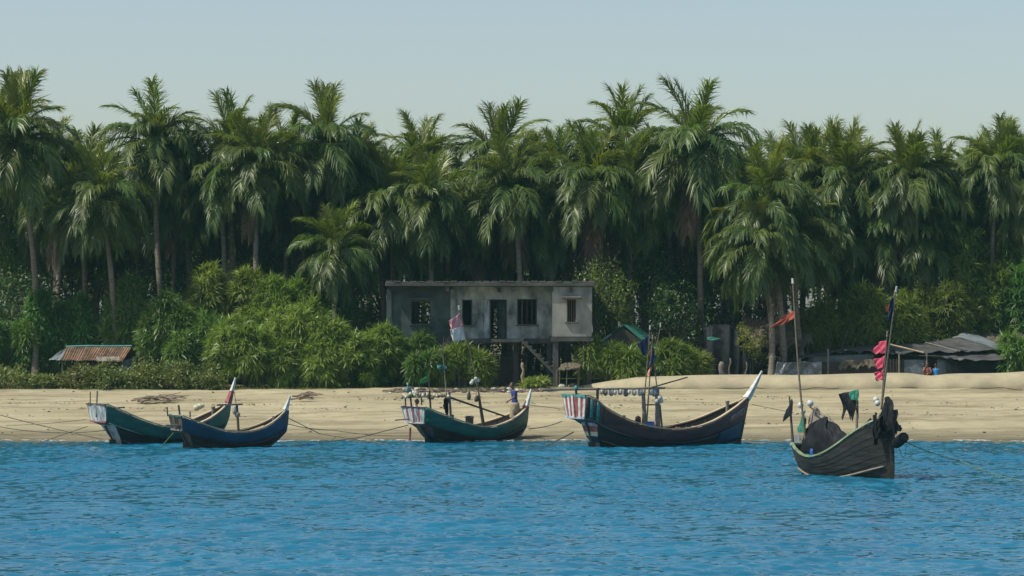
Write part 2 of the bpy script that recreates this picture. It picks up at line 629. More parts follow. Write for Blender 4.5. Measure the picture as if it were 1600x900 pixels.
def make_ground():
    xs = np.concatenate([np.linspace(-900, -60, 22), np.linspace(-55, -36, 8), np.arange(-35, 35.1, .28), np.linspace(36, 55, 8), np.linspace(60, 900, 22)])
    ys = np.concatenate([np.linspace(-400, 60, 12), np.linspace(70, 114, 10), np.arange(116, 153, .22), np.linspace(154, 200, 40), np.linspace(215, 900, 20)])
    X, Y = np.meshgrid(xs, ys, indexing='ij')
    Z = np.interp(Y, GY, GZ)
    w = np.clip((Y - 125) / 4, 0, 1) * np.clip((158 - Y) / 6, 0, 1)
    Z = Z + w * (sines(X, Y, 26, .7, 5, .09, 1.45, .5, 3) + sines(X, Y, 12, 4, 14, .03, 1.4, .5, 4))
    Z = Z + np.clip((Y - 121.5) / 3, 0, 1) * np.clip((128 - Y) / 3, 0, 1) * sines(X, X * 0, 14, 3, 22, .02, 0, .01, 5)
    me = quad_grid_mesh('ground', X, Y, Z, M['ground'])
    link('ground', me, kind='structure')


def make_water():
    xs = np.concatenate([np.linspace(-900, -45, 16), np.arange(-40, -28.2, 1.0), np.arange(-26, 26.05, .095), np.arange(29, 40.1, 1.0), np.linspace(45, 900, 16)])
    ys = np.concatenate([np.linspace(-380, 30, 14), np.linspace(36, 50, 8), np.arange(53, 128, .085), [129.0]])
    X, Y = np.meshgrid(xs, ys, indexing='ij')
    Z = (sines(X, Y, 64, .22, .6, .165, -1.35, .62, 11) + sines(X, Y, 40, .6, 1.6, .115, -1.45, .5, 12)
         + sines(X, Y, 16, 2.2, 7, .03, -1.5, .35, 13))
    gust = .95 + .26 * np.sin(X * .21 + Y * .07 + 1) * np.sin(Y * .16 - X * .05) + .15 * np.sin(X * .6 - Y * .33)
    fine = np.clip((40 - np.abs(X)) / 12, 0, 1) * np.clip((Y - 36) / 14, 0, 1) * np.clip((127 - Y) / 9, .12, 1)
    Z = Z * fine * gust
    Z[:, -1] = -.2
    me = quad_grid_mesh('water', X, Y, Z, M['water'])
    link('water', me, kind='structure')


make_ground()
make_water()


def make_bank():
    """long low rounded sand bank wrapped in cloth at the top of the beach"""
    y0 = 150.2
    s = y0 / FPX
    tops = [(903, 604), (925, 600), (960, 594), (990, 589), (1040, 588), (1100, 586), (1180, 585.5), (1260, 586), (1350, 583.5), (1420, 583), (1455, 587), (1490, 584), (1560, 583), (1620, 580), (1760, 582)]

    def fn(u, v):
        px = 903 + (1760 - 903) * u
        x = (px - 800) * s
        zt = CZ - (ipl(tops, px) - HZ) * s
        zb = 1.55
        a = math.pi * v
        hw = 1.9 * min(1, .25 + u * 7)
        h = (zt - zb)
        wob = .05 * math.sin(px * .045) + .04 * math.sin(px * .11 + 1)
        return Vector((x, y0 + .4 - hw * math.copysign(abs(math.cos(a)) ** .8, math.cos(a)) + wob, zb + h * math.sin(a) ** .85 - (.05 if v in (0, 1) else 0)))
    t = thing('sand_bank', 'long low rounded bank of sand coloured cloth along the upper beach', 'bank', (12, y0, 1.6))
    build('cover', Bag().grid(fn, 150, 18), M['sandbag'], t, smooth=True)

    def edge(u):
        p = fn(u, .0)
        px = 903 + 857 * u
        return Vector((p.x, p.y - .06, 1.66 + .05 * math.sin(px * .05) + .03 * math.sin(px * .13)))
    for a, b in ((.13, .47), (.55, .80), (.83, 1.0)):
        build('edge_seam', Bag().tube([edge(a + (b - a) * i / 40) for i in range(41)], .022, 5), M['rope'], t)


make_bank()


# ------------------------------------------------------------------ vegetation
def straps(base, d1, d2, ln, w, side, curl=.5):
    """n bent strap leaves: 5 vertices and 3 triangles each"""
    n = len(base)
    ln = np.broadcast_to(np.asarray(ln, float), (n,))[:, None]
    w = np.broadcast_to(np.asarray(w, float), (n,))[:, None]
    s = nrm(side) * w * .5
    mid = base + d1 * ln * curl
    tip = mid + d2 * ln * (1 - curl)
    V = np.stack([base - s * .55, base + s * .55, mid - s, mid + s, tip], 1).reshape(-1, 3)
    o = (np.arange(n) * 5)[:, None]
    T = np.concatenate([o + [0, 1, 3], o + [0, 3, 2], o + [2, 3, 4]], 0)
    return V, T


def frond_mesh(name, e0, bend, length, seed, m, sag=1.0, pairs=58):
    """one palm leaf rising along +X at elevation e0 and bending down; real midrib and leaflets"""
    r = np.random.default_rng(seed)
    ns = 40
    ss = np.linspace(0, 1, ns + 1)
    el = e0 - bend * ss ** 1.45
    tw = r.normal() * .25
    dx, dz = np.cos(el) * length / ns, np.sin(el) * length / ns
    px = np.concatenate([[0], np.cumsum(dx[:-1])])
    pz = np.concatenate([[0], np.cumsum(dz[:-1])])
    py = tw * ss ** 2 * length * .25
    pos = np.stack([px, py, pz], 1)
    tan = nrm(np.gradient(pos, axis=0))
    Vs, Ts, off = [], [], 0
    # midrib, triangular section
    k = 9
    idx = np.linspace(0, ns, k).astype(int)
    up = np.cross(tan, np.array([0, 1, 0]))
    up = nrm(up)
    rv = []
    for j, i in enumerate(idx):
        wd = .055 * (1 - ss[i]) + .008
        rv += [pos[i] + [0, wd, 0], pos[i] - [0, wd, 0], pos[i] + up[i] * wd * 1.2]
    rt = []
    for j in range(k - 1):
        for a in range(3):
            b = (a + 1) % 3
            rt += [[3 * j + a, 3 * j + b, 3 * j + 3 + b], [3 * j + a, 3 * j + 3 + b, 3 * j + 3 + a]]
    Vs.append(np.array(rv))
    Ts.append(np.array(rt))
    off = len(rv)
    for sgn in (-1, 1):
        t = np.clip(np.linspace(.10, .99, pairs) + r.normal(size=pairs) * .006, .05, 1)
        base = np.stack([np.interp(t, ss, pos[:, q]) for q in range(3)], 1)
        tn = nrm(np.stack([np.interp(t, ss, tan[:, q]) for q in range(3)], 1))
        lat = np.tile(np.array([0, sgn, 0.]), (pairs, 1))
        upv = nrm(np.cross(tn, np.array([0, 1., 0])))
        fwd = .75 + .95 * t[:, None] + (.7 if e0 > 1.1 else .2 if e0 > .6 else 0)
        jit = r.normal(size=(pairs, 3)) * .10
        d1 = nrm(lat + tn * fwd + upv * .28 + np.array([0, 0, -.12 * sag]) + jit)
        droop = (.5 + .55 * r.random((pairs, 1))) * sag
        d2 = nrm(d1 * .75 + np.array([0, 0, -1.0]) * droop + jit)
        ln = (1.38 * np.sin(np.pi * (.10 + .80 * t)) ** .6 + .12) * (.85 + .3 * r.random(pairs)) * length / 4.2
        side = np.cross(d1, upv) + r.normal(size=(pairs, 3)) * .35
        V, T = straps(base, d1, d2, ln, .06, side, .45)
        Vs.append(V)
        Ts.append(T + off)
        off += len(V)
    return tri_mesh(name, np.concatenate(Vs), np.concatenate(Ts), m)


FR = []
ELEV = [84, 72, 58, 44, 28, 10, -10, -32, -58]
BEND = [34, 74, 104, 116, 112, 98, 78, 52, 28]
for ci, (e, bd) in enumerate(zip(ELEV, BEND)):
    FR.append([frond_mesh('frond', R(e + random.uniform(-5, 5)), R(bd + random.uniform(-12, 10)), (3.3 if ci < 3 else 3.5 if ci == 3 else 3.6), 100 + ci * 7 + q,
                          M['palm_young'] if ci < 2 else M['palm'], sag=(.55 if ci < 2 else .9 + .05 * ci)) for q in range(3)])
FR_DRY = [frond_mesh('frond', R(-66), R(22), 3.9, 900 + q, M['palm_dry'], sag=1.6) for q in range(2)]


def coconut_mesh():
    b = Bag()
    for i in range(9):
        a = i * 2.4
        b.ball((.32 * math.cos(a), .32 * math.sin(a), -.25 - .12 * (i % 3)), .13, 6, 5)
    me = bpy.data.meshes.new('coconut_bunch')
    me.from_pydata(b.v, [], b.f)
    me.materials.append(M['coconut'])
    return me


M['coconut'] = mat('green_coconut', (.12, .13, .035), .5, .3, 4)
COCO = coconut_mesh()


def make_palm(tx, ty, d, bx, label, group, n=27, sc=1.0, dry=1, seed=0, nuts=True, wind=0.0):
    r = random.Random(seed * 31 + 5)
    top = P(tx, ty, d)
    gx = (bx - 800) * d / FPX
    gz = ground_z(gx, d)
    base = Vector((gx, d + r.uniform(-1.5, 1.5), gz - .3))
    root = thing('coconut_palm', label, 'palm tree', (base.x, base.y, gz), 0, group)
    pts, rad = [], []
    bow = Vector((r.uniform(-.5, .5), r.uniform(-.5, .5), 0))
    for i in range(15):
        t = i / 14
        # leaning trunk that straightens towards the crown
        q = base.lerp(top, t)
        q.x = base.x + (top.x - base.x) * (t ** .8)
        q += bow * math.sin(math.pi * t)
        pts.append(q)
        rad.append((.19 - .075 * t + .12 * max(0, .08 - t) / .08 + (.012 if i % 2 else 0)) * (.8 + .2 * sc))
    build('trunk', Bag().tube(pts, rad, 9), M['trunk'], root, smooth=True)
    lt = top - Vector(root.location)
    crown_rot = r.uniform(0, 6.28)
    r_span = r.uniform(114, 142)
    for i in range(n):
        a = (i + .5) / n
        e = 86 - r_span * a ** 1.2 + r.uniform(-11, 11)
        ci = min(range(9), key=lambda q: abs(ELEV[q] - e))
        az = crown_rot + i * 2.39996 + r.uniform(-.3, .3)
        o = bpy.data.objects.new('frond', FR[ci][r.randrange(3)])
        COL.objects.link(o)
        o.parent = root
        o.location = lt + Vector((.1 * math.cos(az), .1 * math.sin(az), .12 * (1 - a)))
        o.rotation_euler = (r.uniform(-.22, .22), r.uniform(-.1, .1), az)
        q = sc * r.uniform(.86, 1.12)
        o.scale = (q, q, q)
    for i in range(dry):
        az = r.uniform(0, 6.28)
        o = bpy.data.objects.new('frond', FR_DRY[i % 2])
        COL.objects.link(o)
        o.parent = root
        o.location = lt + Vector((0, 0, -.15))
        o.rotation_euler = (0, 0, az)
        o.scale = (sc, sc, sc)
        o['label'] = 'dead brown hanging frond'
    if nuts:
        o = bpy.data.objects.new('coconut_bunch', COCO)
        COL.objects.link(o)
        o.parent = root
        o.location = lt
        o.rotation_euler = (0, 0, r.uniform(0, 6))
    return root


G1 = 'coconut palms of the front rows'
PALMS = [
    (24, 222, 168, 58, 'tallest palm at the far left edge with a curved leaning trunk', 1.05),
    (80, 262, 172, 82, 'palm just right of the tallest palm at the left edge', 1.0),
    (122, 300, 175, 130, 'medium palm standing behind the tin roofed hut with spiky top', .95),
    (160, 318, 158, 181, 'short front palm with drooping fronds above the tin roofed hut', 1.0),
    (242, 226, 170, 272, 'tall full crowned palm left of the first sky gap', 1.12),
    (284, 284, 172, 286, 'palm tucked under the right side of the tall full crowned left palm', 1.0),
    (-12, 226, 174, -4, 'palm cut by the left picture edge beside the tallest one', 1.05),
    (362, 236, 171, 370, 'palm with a frond arching left into the first sky gap', 1.05),
    (404, 262, 164, 416, 'yellow hearted palm on a straight trunk left of the centre group', 1.05),
    (448, 262, 174, 455, 'palm filling in between the yellow hearted palm and the tall twin tops', 1.0),
    (510, 232, 170, 515, 'tall palm whose rounded top rises left of the pointed neighbour', 1.05),
    (556, 276, 172, 562, 'palm with pointed top leaning over the second sky gap', 1.0),
    (655, 266, 176, 650, 'bushy round topped palm alone between two sky gaps', .98),
    (674, 318, 168, 690, 'palm with yellowish heart just below the round topped one', .95),
    (525, 398, 157, 536, 'low front palm with bright green heart left of the concrete house', .92),
    (610, 336, 170, 616, 'dark palm over the left end of the concrete house', 1.0),
    (778, 254, 174, 800, 'tall wide palm rising behind the middle of the concrete house', 1.12),
    (800, 300, 168, 806, 'palm with fresh green heart in front of the tall wide palm', .98),
    (874, 274, 173, 888, 'palm with a thin upright spear right of the tall wide palm', 1.0),
    (922, 296, 166, 946, 'dark crowned palm on a leaning bare trunk behind the house corner', 1.0),
    (977, 240, 174, 985, 'tall palm with feathery top left of the lone tall palm', 1.05),
    (992, 300, 170, 1000, 'palm below the feathery topped palm right of the house', 1.0),
    (1089, 236, 161, 1093, 'lone tall palm with long bare pale trunk and frond reaching right', 1.08),
    (1042, 304, 171, 1046, 'palm crowded against the left side of the lone tall palm', 1.0),
    (1196, 324, 172, 1226, 'palm with drooping rounded crown right of the large sky gap', 1.0),
    (1181, 386, 157, 1201, 'low front palm with drooping fronds behind the boat with the striped stern', .9),
    (1264, 286, 173, 1250, 'palm at the left end of the dense right hand grove', 1.0),
    (1322, 292, 169, 1330, 'bright leaved palm in the dense right hand grove', 1.0),
    (1352, 286, 175, 1362, 'palm behind the bright leaved palm in the dense right hand grove', 1.0),
    (1416, 290, 170, 1410, 'palm with single upright spear in the middle of the right hand grove', 1.0),
    (1464, 304, 173, 1440, 'palm with fan shaped top right of the upright spear palm', 1.0),
    (1556, 272, 170, 1550, 'tall palm near the right edge with wide dark crown', 1.08),
    (1596, 282, 172, 1592, 'palm cut by the right picture edge', 1.05),
    (1522, 336, 176, 1520, 'shorter palm left of the tall right edge palm', 1.0),
    (1302, 372, 164, 1346, 'low palm with hanging fronds over the dark tarpaulin shed', .95),
    (1372, 372, 166, 1386, 'low palm on a thin pale trunk above the pink flags', .95),
    (1440, 374, 168, 1442, 'low palm in deep shade right of the pink flags', .95),
    (52, 340, 176, 104, 'low dark palm under the tallest left palms', .95),
    (212, 336, 176, 214, 'low palm between the hut palm and the full crowned palm', .95),
    (335, 332, 176, 345, 'low palm beneath the first sky gap', .95),
    (468, 330, 174, 470, 'low palm left of the one with bright green heart', .95),
    (735, 350, 172, 742, 'low palm with tangled fronds over the house roof', .95),
    (848, 352, 174, 858, 'low palm with grey fronds above the house door', .95),
    (1015, 360, 174, 1012, 'low palm in shade between the house and the lone tall palm', .95),
    (1130, 352, 174, 1128, 'low palm under the large sky gap', .95),
    (1242, 374, 170, 1262, 'low palm with leaning trunk left of the tarpaulin shed', .95),
]
for i, (tx, ty, d, bx, lab, sc) in enumerate(PALMS):
    d = max(d - 8, 163.5 if bx > 1235 else 160.5)
    d = {0: 156.6, 3: 156.2, 14: 157.0, 24: 157.2, 25: 155.8, 45: 157.6}.get(i, d)
    ty += 2
    make_palm(tx, ty, d, bx, lab, G1, n=48, sc=sc * random.Random(i).uniform(.82, 1.1), dry=(i % 3), seed=i + 1)

rb = random.Random(98)
for i in range(46):
    px = -20 + i * 36 + rb.uniform(-14, 14)
    d = rb.uniform(161.5, 176)
    ty = rb.uniform(285, 405)
    make_palm(px, ty, d, px + rb.uniform(-30, 30), zone_label('middle height palm', px), 'coconut palms of middle height', n=32, sc=rb.uniform(.72, 1.0), dry=i % 2, seed=400 + i, nuts=False)
rb = random.Random(99)
for i in range(44):
    px = -60 + i * 39.5 + rb.uniform(-16, 16)
    d = rb.choice((182, 188, 195, 203, 211))
    ty = rb.uniform(285, 360)
    make_palm(px, ty, d, px + rb.uniform(-25, 25), zone_label('half hidden palm inside the grove', px), 'coconut palms deep in the grove', n=28, sc=1.08, dry=i % 2, seed=200 + i, nuts=False)


for k, px in enumerate((-250, -190, -130, -85, 1668, 1705, 1760, 1815, 1870)):
    make_palm(px, rb.uniform(270, 330), 172 + 5 * (k % 4), px + rb.uniform(-20, 20), 'palm standing beyond the edge of the view', 'palms beyond the edge of the view', n=34, sc=1.0, dry=k % 2, seed=600 + k, nuts=False)


def rosettes(cx, nleaf, ln, w, r, up=None):
    """strap leaf rosettes at the points cx (k,3) pointing along up (k,3)"""
    k = len(cx)
    n = k * nleaf
    base = np.repeat(cx, nleaf, 0)
    upv = np.repeat(nrm(up), nleaf, 0)
    rv = nrm(r.normal(size=(n, 3)))
    d1 = nrm(upv * (.35 + .65 * r.random((n, 1))) + rv * .85)
    d2 = nrm(d1 * .8 + np.array([0, 0, -1.]) * (.25 + .6 * r.random((n, 1))))
    side = np.cross(d1, rv + upv * .3)
    return straps(base + d1 * .03, d1, d2, ln * (.6 + .6 * r.random(n)), w * (.7 + .6 * r.random(n)), side, .5)


def dome_points(n, rx, ry, h, r, lobes=5):
    """points on a lumpy dome with outward directions"""
    lc = np.stack([r.uniform(-.55, .55, lobes) * rx, r.uniform(-.5, .5, lobes) * ry, r.uniform(.35, .78, lobes) * h], 1)
    lr = r.uniform(.34, .55, lobes)
    lc[:, 0] = np.linspace(-.62, .62, lobes) * rx + r.normal(size=lobes) * .06 * rx
    which = r.integers(0, lobes, n)
    v = nrm(r.normal(size=(n, 3)) + [0, -.25, .35])
    rad = (.55 + .45 * r.random((n, 1)) ** .5)
    p = lc[which] + v * rad * (lr[which][:, None] * np.array([rx, ry, h]))
    low = p[:, 2] < .05
    p[low, 2] = r.uniform(.05, .5, low.sum()) * h
    return p, v


def bush_pandan(cx, by, w, ty, d, label, bright=False, group='screw pine bushes along the top of the beach', dens=1.0, leaf=.62):
    s = FPX / d
    r = np.random.default_rng(abs(int(cx * 13 + by)))
    rx, h = w / s / 2, (by - ty) / s
    ry = min(2.6, max(.8, rx * .6))
    loc = P(cx, by, d)
    loc.z = min(loc.z, ground_z(loc.x, d) + .5)
    h = CZ - (ty - HZ) / s - loc.z
    n = int(min(420, max(24, 26 * dens * (rx * 2) * (h + .6))))
    p, v = dome_points(n, rx * .92, ry, h * .93, r, max(3, int(rx * 2.2)))
    V, T = rosettes(p, 24, leaf, .052, r, v + np.array([0, 0, .55]))
    root = thing('screw_pine_bush', label, 'bush', loc, 0, group)
    link('foliage', tri_mesh('foliage', V, T, M['pandan_bright' if bright else 'pandan']), root, kind='stuff')
    b = Bag()
    for i in range(6):
        a = i * 1.05 + .3
        e = Vector((rx * .5 * math.cos(a), ry * .5 * math.sin(a), h * .6))
        b.tube([Vector((e.x * .2, e.y * .2, -.2)), e * .55, e], [.07, .055, .04], 6)
    build('stem', b, M['bark'], root, local=True)


def crown_mesh(name, rx, ry, rz, nclump, nleaf, size, m, seed, shell=.5, clr=.34):
    r = np.random.default_rng(seed)
    c = nrm(r.normal(size=(nclump, 3))) * (shell + (1 - shell) * r.random((nclump, 1))) * np.array([rx, ry, rz])
    n = nclump * nleaf
    which = np.repeat(np.arange(nclump), nleaf)
    v = nrm(r.normal(size=(n, 3)))
    cr = (clr * (.6 + .7 * r.random(nclump)))[which][:, None] * min(rx, rz * 1.2)
    p = c[which] + v * cr * (.35 + .65 * r.random((n, 1)) ** .5)
    d = nrm(v + r.normal(size=(n, 3)) * .6 + [0, 0, -.15])
    s = np.cross(d, nrm(r.normal(size=(n, 3)) * .7 + [0, 0, 1.]))
    s = nrm(s)
    ln = size * (.6 + .8 * r.random((n, 1)))
    V = np.stack([p, p + d * ln * .5 + s * ln * .27, p + d * ln, p + d * ln * .5 - s * ln * .27], 1).reshape(-1, 3)
    o = (np.arange(n) * 4)[:, None]
    T = np.concatenate([o + [0, 1, 2], o + [0, 2, 3]], 0)
    return tri_mesh(name, V, T, m)


CROWNS = {}
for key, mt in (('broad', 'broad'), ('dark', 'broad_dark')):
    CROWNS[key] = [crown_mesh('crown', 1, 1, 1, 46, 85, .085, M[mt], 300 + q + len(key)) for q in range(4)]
CROWNS['yellow'] = [crown_mesh('crown', 1, 1, 1, 30, 70, .12, M['broad_yellow'], 320)]
CROWNS['brown'] = [crown_mesh('crown', 1, 1, 1, 34, 80, .07, M['broad_brown'], 330, shell=.3)]


def leafy_tree(cx, cy, d, w, h, label, kind='broad', group=None, name='broadleaf_tree', cat='tree', trunk_px=None, ry=None):
    """crown centred on pixel (cx, cy), w x h pixels; trunk and limbs down to the ground"""
    s = FPX / d
    c = P(cx, cy, d)
    rx, rz = w / s / 2, h / s / 2
    r = random.Random(int(cx * 7 + cy))
    gx = ((trunk_px if trunk_px is not None else cx) - 800) / s
    gz = ground_z(gx, d)
    root = thing(name, label, cat, (gx, d, gz), 0, group)
    o = link('crown', CROWNS[kind][r.randrange(len(CROWNS[kind]))], root, c - Vector((gx, d, gz)), r.uniform(0, 6.28), kind='stuff')
    o.scale = (rx, ry or min(rx, 3.0), rz)
    o.rotation_euler = (0, 0, r.choice((0, math.pi)) + r.uniform(-.3, .3))
    b = Bag()
    fork = Vector((gx, d, gz)).lerp(c, .55)
    b.tube([Vector((gx, d, gz - .3)), fork], [.16, .11], 8)
    for k in range(5):
        a = k * 1.26 + r.uniform(-.3, .3)
        e = c + Vector((rx * .65 * math.cos(a), min(rx, 3) * .5 * math.sin(a), rz * r.uniform(-.1, .6)))
        b.tube([fork, fork.lerp(e, .5) + Vector((0, 0, .15)), e], [.085, .06, .03], 6)
    build('trunk', b, M['bark'], root, smooth=True)
    return root


for k, px in enumerate((-230, -140, -75, 1680, 1770, 1850)):
    leafy_tree(px, 470, 170, 170, 190, 'leafy tree beyond the edge of the view', 'broad', 'leafy trees beyond the edge of the view')
    bush_pandan(px + 20, 590, 130, 500, 156, 'screw pine beyond the edge of the view', False, 'screw pines beyond the edge of the view')
# far rows that close the grove
rf = random.Random(5)
for i in range(17):
    px = -40 + i * 105 + rf.uniform(-20, 20)
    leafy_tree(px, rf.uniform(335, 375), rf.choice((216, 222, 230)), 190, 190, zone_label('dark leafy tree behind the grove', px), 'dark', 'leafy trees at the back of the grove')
for i in range(16):
    px = -30 + i * 110 + rf.uniform(-25, 25)
    leafy_tree(px, rf.uniform(425, 470), rf.choice((172, 179)), 150, 130, zone_label('low leafy tree among the trunks', px), 'broad', 'low thicket trees among the trunks')

for i in range(20):
    px = -20 + i * 86 + rf.uniform(-20, 20)
    leafy_tree(px, rf.uniform(515, 540), rf.choice((168, 173)), 130, 110, zone_label('low bush between the trunk feet', px), 'broad', 'undergrowth bushes between the trunk feet', name='undergrowth_bush', cat='bush')
# left thicket
for cx, cy, d, w, h, lab, kd in [
    (20, 385, 166, 130, 120, 'leafy green tree at the far left behind the curved palm trunk', 'broad'),
    (110, 400, 168, 120, 110, 'leafy green tree among trunks left of the hut palm', 'broad'),
    (330, 435, 165, 130, 90, 'light green tree behind the screw pines left of centre', 'broad'),
    (410, 440, 166, 120, 80, 'light green tree right of the light green one, under the yellow hearted palm', 'broad'),
    (235, 455, 163, 110, 90, 'dark leafy tree behind the hut and right of the hut palm trunk', 'dark'),
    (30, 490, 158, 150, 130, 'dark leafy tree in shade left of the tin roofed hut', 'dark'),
    (500, 460, 163, 110, 90, 'leafy tree behind the low palm with the bright green heart', 'broad'),
    (600, 420, 166, 120, 80, 'leafy tree above the left roof corner of the concrete house', 'broad'),
    (705, 420, 168, 140, 60, 'bright leafy tree over the middle of the house roof', 'broad'),
    (840, 425, 168, 120, 60, 'leafy tree above the right part of the house roof', 'broad'),
    (950, 470, 160, 90, 120, 'speckled leafy tree touching the right end of the house', 'broad'),
    (1010, 440, 164, 110, 110, 'leafy tree right of the house behind the green roofed hut', 'broad'),
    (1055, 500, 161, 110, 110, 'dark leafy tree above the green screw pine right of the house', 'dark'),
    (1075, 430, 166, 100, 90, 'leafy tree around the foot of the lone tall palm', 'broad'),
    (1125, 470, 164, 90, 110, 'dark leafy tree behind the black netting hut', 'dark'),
]:
    leafy_tree(cx, cy, d + 1.5 if cx < 560 else d - 2 if cx > 940 else d + 4, w, h, lab, kd, 'leafy trees under the palms')
leafy_tree(928, 400, 161, 80, 70, 'dry brown leaved tree behind the right end of the house roof', 'brown', trunk_px=938)
leafy_tree(1180, 470, 163, 130, 110, 'dull brown half bare tree behind the low front palm on the right', 'brown', trunk_px=1188)
leafy_tree(1174, 535, 155.6, 54, 66, 'yellow green shrub against the pale thatched roof', 'yellow', name='yellow_shrub', cat='shrub')

for cx, by, w, ty, d, lab, br in [
    (95, 520, 100, 436, 157, 'round screw pine between the trunks behind the tin roofed hut', 0),
    (28, 600, 110, 505, 157, 'dark screw pine in the shade at the left picture edge', 0),
    (215, 545, 110, 450, 156.8, 'screw pine behind the right end of the hut roof', 0),
    (270, 575, 120, 465, 155, 'large screw pine right of the hut above the low green shrubs', 0),
    (345, 560, 140, 436, 156, 'tall screw pine thicket behind the low shrubs left of centre', 1),
    (320, 600, 110, 500, 154, 'dark hollow screw pine just right of the hut wall', 0),
    (435, 560, 120, 436, 155.5, 'screw pine rising behind the big front clump', 1),
    (395, 611, 150, 518, 150.5, 'bright front screw pine at the left end of the big clump', 1),
    (475, 612, 150, 492, 150.5, 'tallest screw pine in the middle of the big front clump', 1),
    (552, 613, 160, 512, 150.5, 'front screw pine left of the pale pink flag', 1),
    (618, 613, 120, 520, 150.8, 'dark front screw pine at the right end of the big clump', 0),
    (505, 540, 100, 450, 156.5, 'screw pine below the low palm with the bright green heart', 0),
    (720, 605, 110, 545, 150, 'bushy screw pine in front of the house behind the pale pink flag', 1),
    (668, 590, 60, 555, 149.5, 'small screw pine beside the big front clump under the house', 0),
    (958, 606, 104, 538, 150.9, 'bright screw pine left of the navy flags', 1),
    (1018, 602, 110, 534, 151.6, 'bright screw pine directly behind the navy flags', 1),
    (1070, 592, 74, 548, 152.5, 'olive screw pine left of the black netting hut', 1),
    (1300, 548, 130, 476, 159.2, 'screw pine above the left end of the tarpaulin shed', 1),
    (1385, 546, 140, 465, 160, 'screw pine behind the navy flag over the tarpaulin shed', 1),
    (1465, 546, 140, 440, 161.6, 'large screw pine behind the ridge of the tarpaulin shed', 1),
    (1545, 530, 125, 385, 162.6, 'tall bright screw pine near the right picture edge', 1),
    (1606, 540, 110, 400, 162.4, 'screw pine cut by the right picture edge', 0),
    (1590, 585, 50, 535, 155, 'screw pine at the right end of the tarpaulin shed', 0),
]:
    bush_pandan(cx, by, w, ty, d, lab, bool(br))
bush_pandan(836, 607, 40, 595, 149, 'small tuft of grass like screw pine before the dark house base', True, None, 1.5, .4)


def low_shrub(cx, by, w, h, d, label, seed):
    s = FPX / d
    rx, hh = w / s / 2, h / s
    loc = P(cx, by, d)
    root = thing('beach_shrub', label, 'shrub', loc, 0, 'low shrubs along the left beach')
    r = np.random.default_rng(seed)
    me = crown_mesh('foliage', rx, 1.3, hh * .62, 46, 60, .16, M['shrub'], seed, shell=.55, clr=.42)
    link('foliage', me, root, (0, 0, hh * .42), kind='stuff')
    b = Bag()
    for k in range(5):
        a = k * 1.26
        b.tube([Vector((0, 0, -.15)), Vector((rx * .6 * math.cos(a), .5 * math.sin(a), hh * .5))], [.04, .02], 5)
    build('stem', b, M['bark'], root, local=True)


for i, (cx, by, w, h, lab) in enumerate([
    (12, 614, 80, 36, 'low olive shrub at the left picture edge on the beach'),
    (72, 612, 60, 26, 'lowest olive shrub second from the left picture edge'),
    (122, 612, 72, 34, 'olive shrub below the left end of the tin roofed hut'),
    (172, 612, 76, 38, 'olive shrub below the middle of the tin roofed hut'),
    (225, 612, 76, 42, 'olive shrub behind the driftwood heap'),
    (278, 612, 76, 42, 'olive shrub above the stern of the blue boat'),
    (322, 612, 60, 34, 'olive shrub next to the bright screw pine clump'),
]):
    low_shrub(cx, by, w, h, 149.8, lab, 60 + i)


def beach_grass():
    r = np.random.default_rng(77)
    n = 5200
    x = r.uniform(-30, 4.2, n)
    x[:900] = r.uniform(2, 33, 900)
    y = 148.9 + np.abs(r.normal(size=n)) * .9 + .5 * np.sin(x * .7)
    y[:900] = 153 + r.random(900) * 2
    z = np.interp(y, GY, GZ)
    base = np.stack([x, y, z - .02], 1)
    d1 = nrm(r.normal(size=(n, 3)) * .5 + [0, 0, 1])
    d2 = nrm(d1 + r.normal(size=(n, 3)) * .4)
    V, T = straps(base, d1, d2, .10 + .16 * r.random(n), .03, r.normal(size=(n, 3)), .5)
    link('grass', tri_mesh('grass', V, T, M['grass']), kind='stuff')


beach_grass()


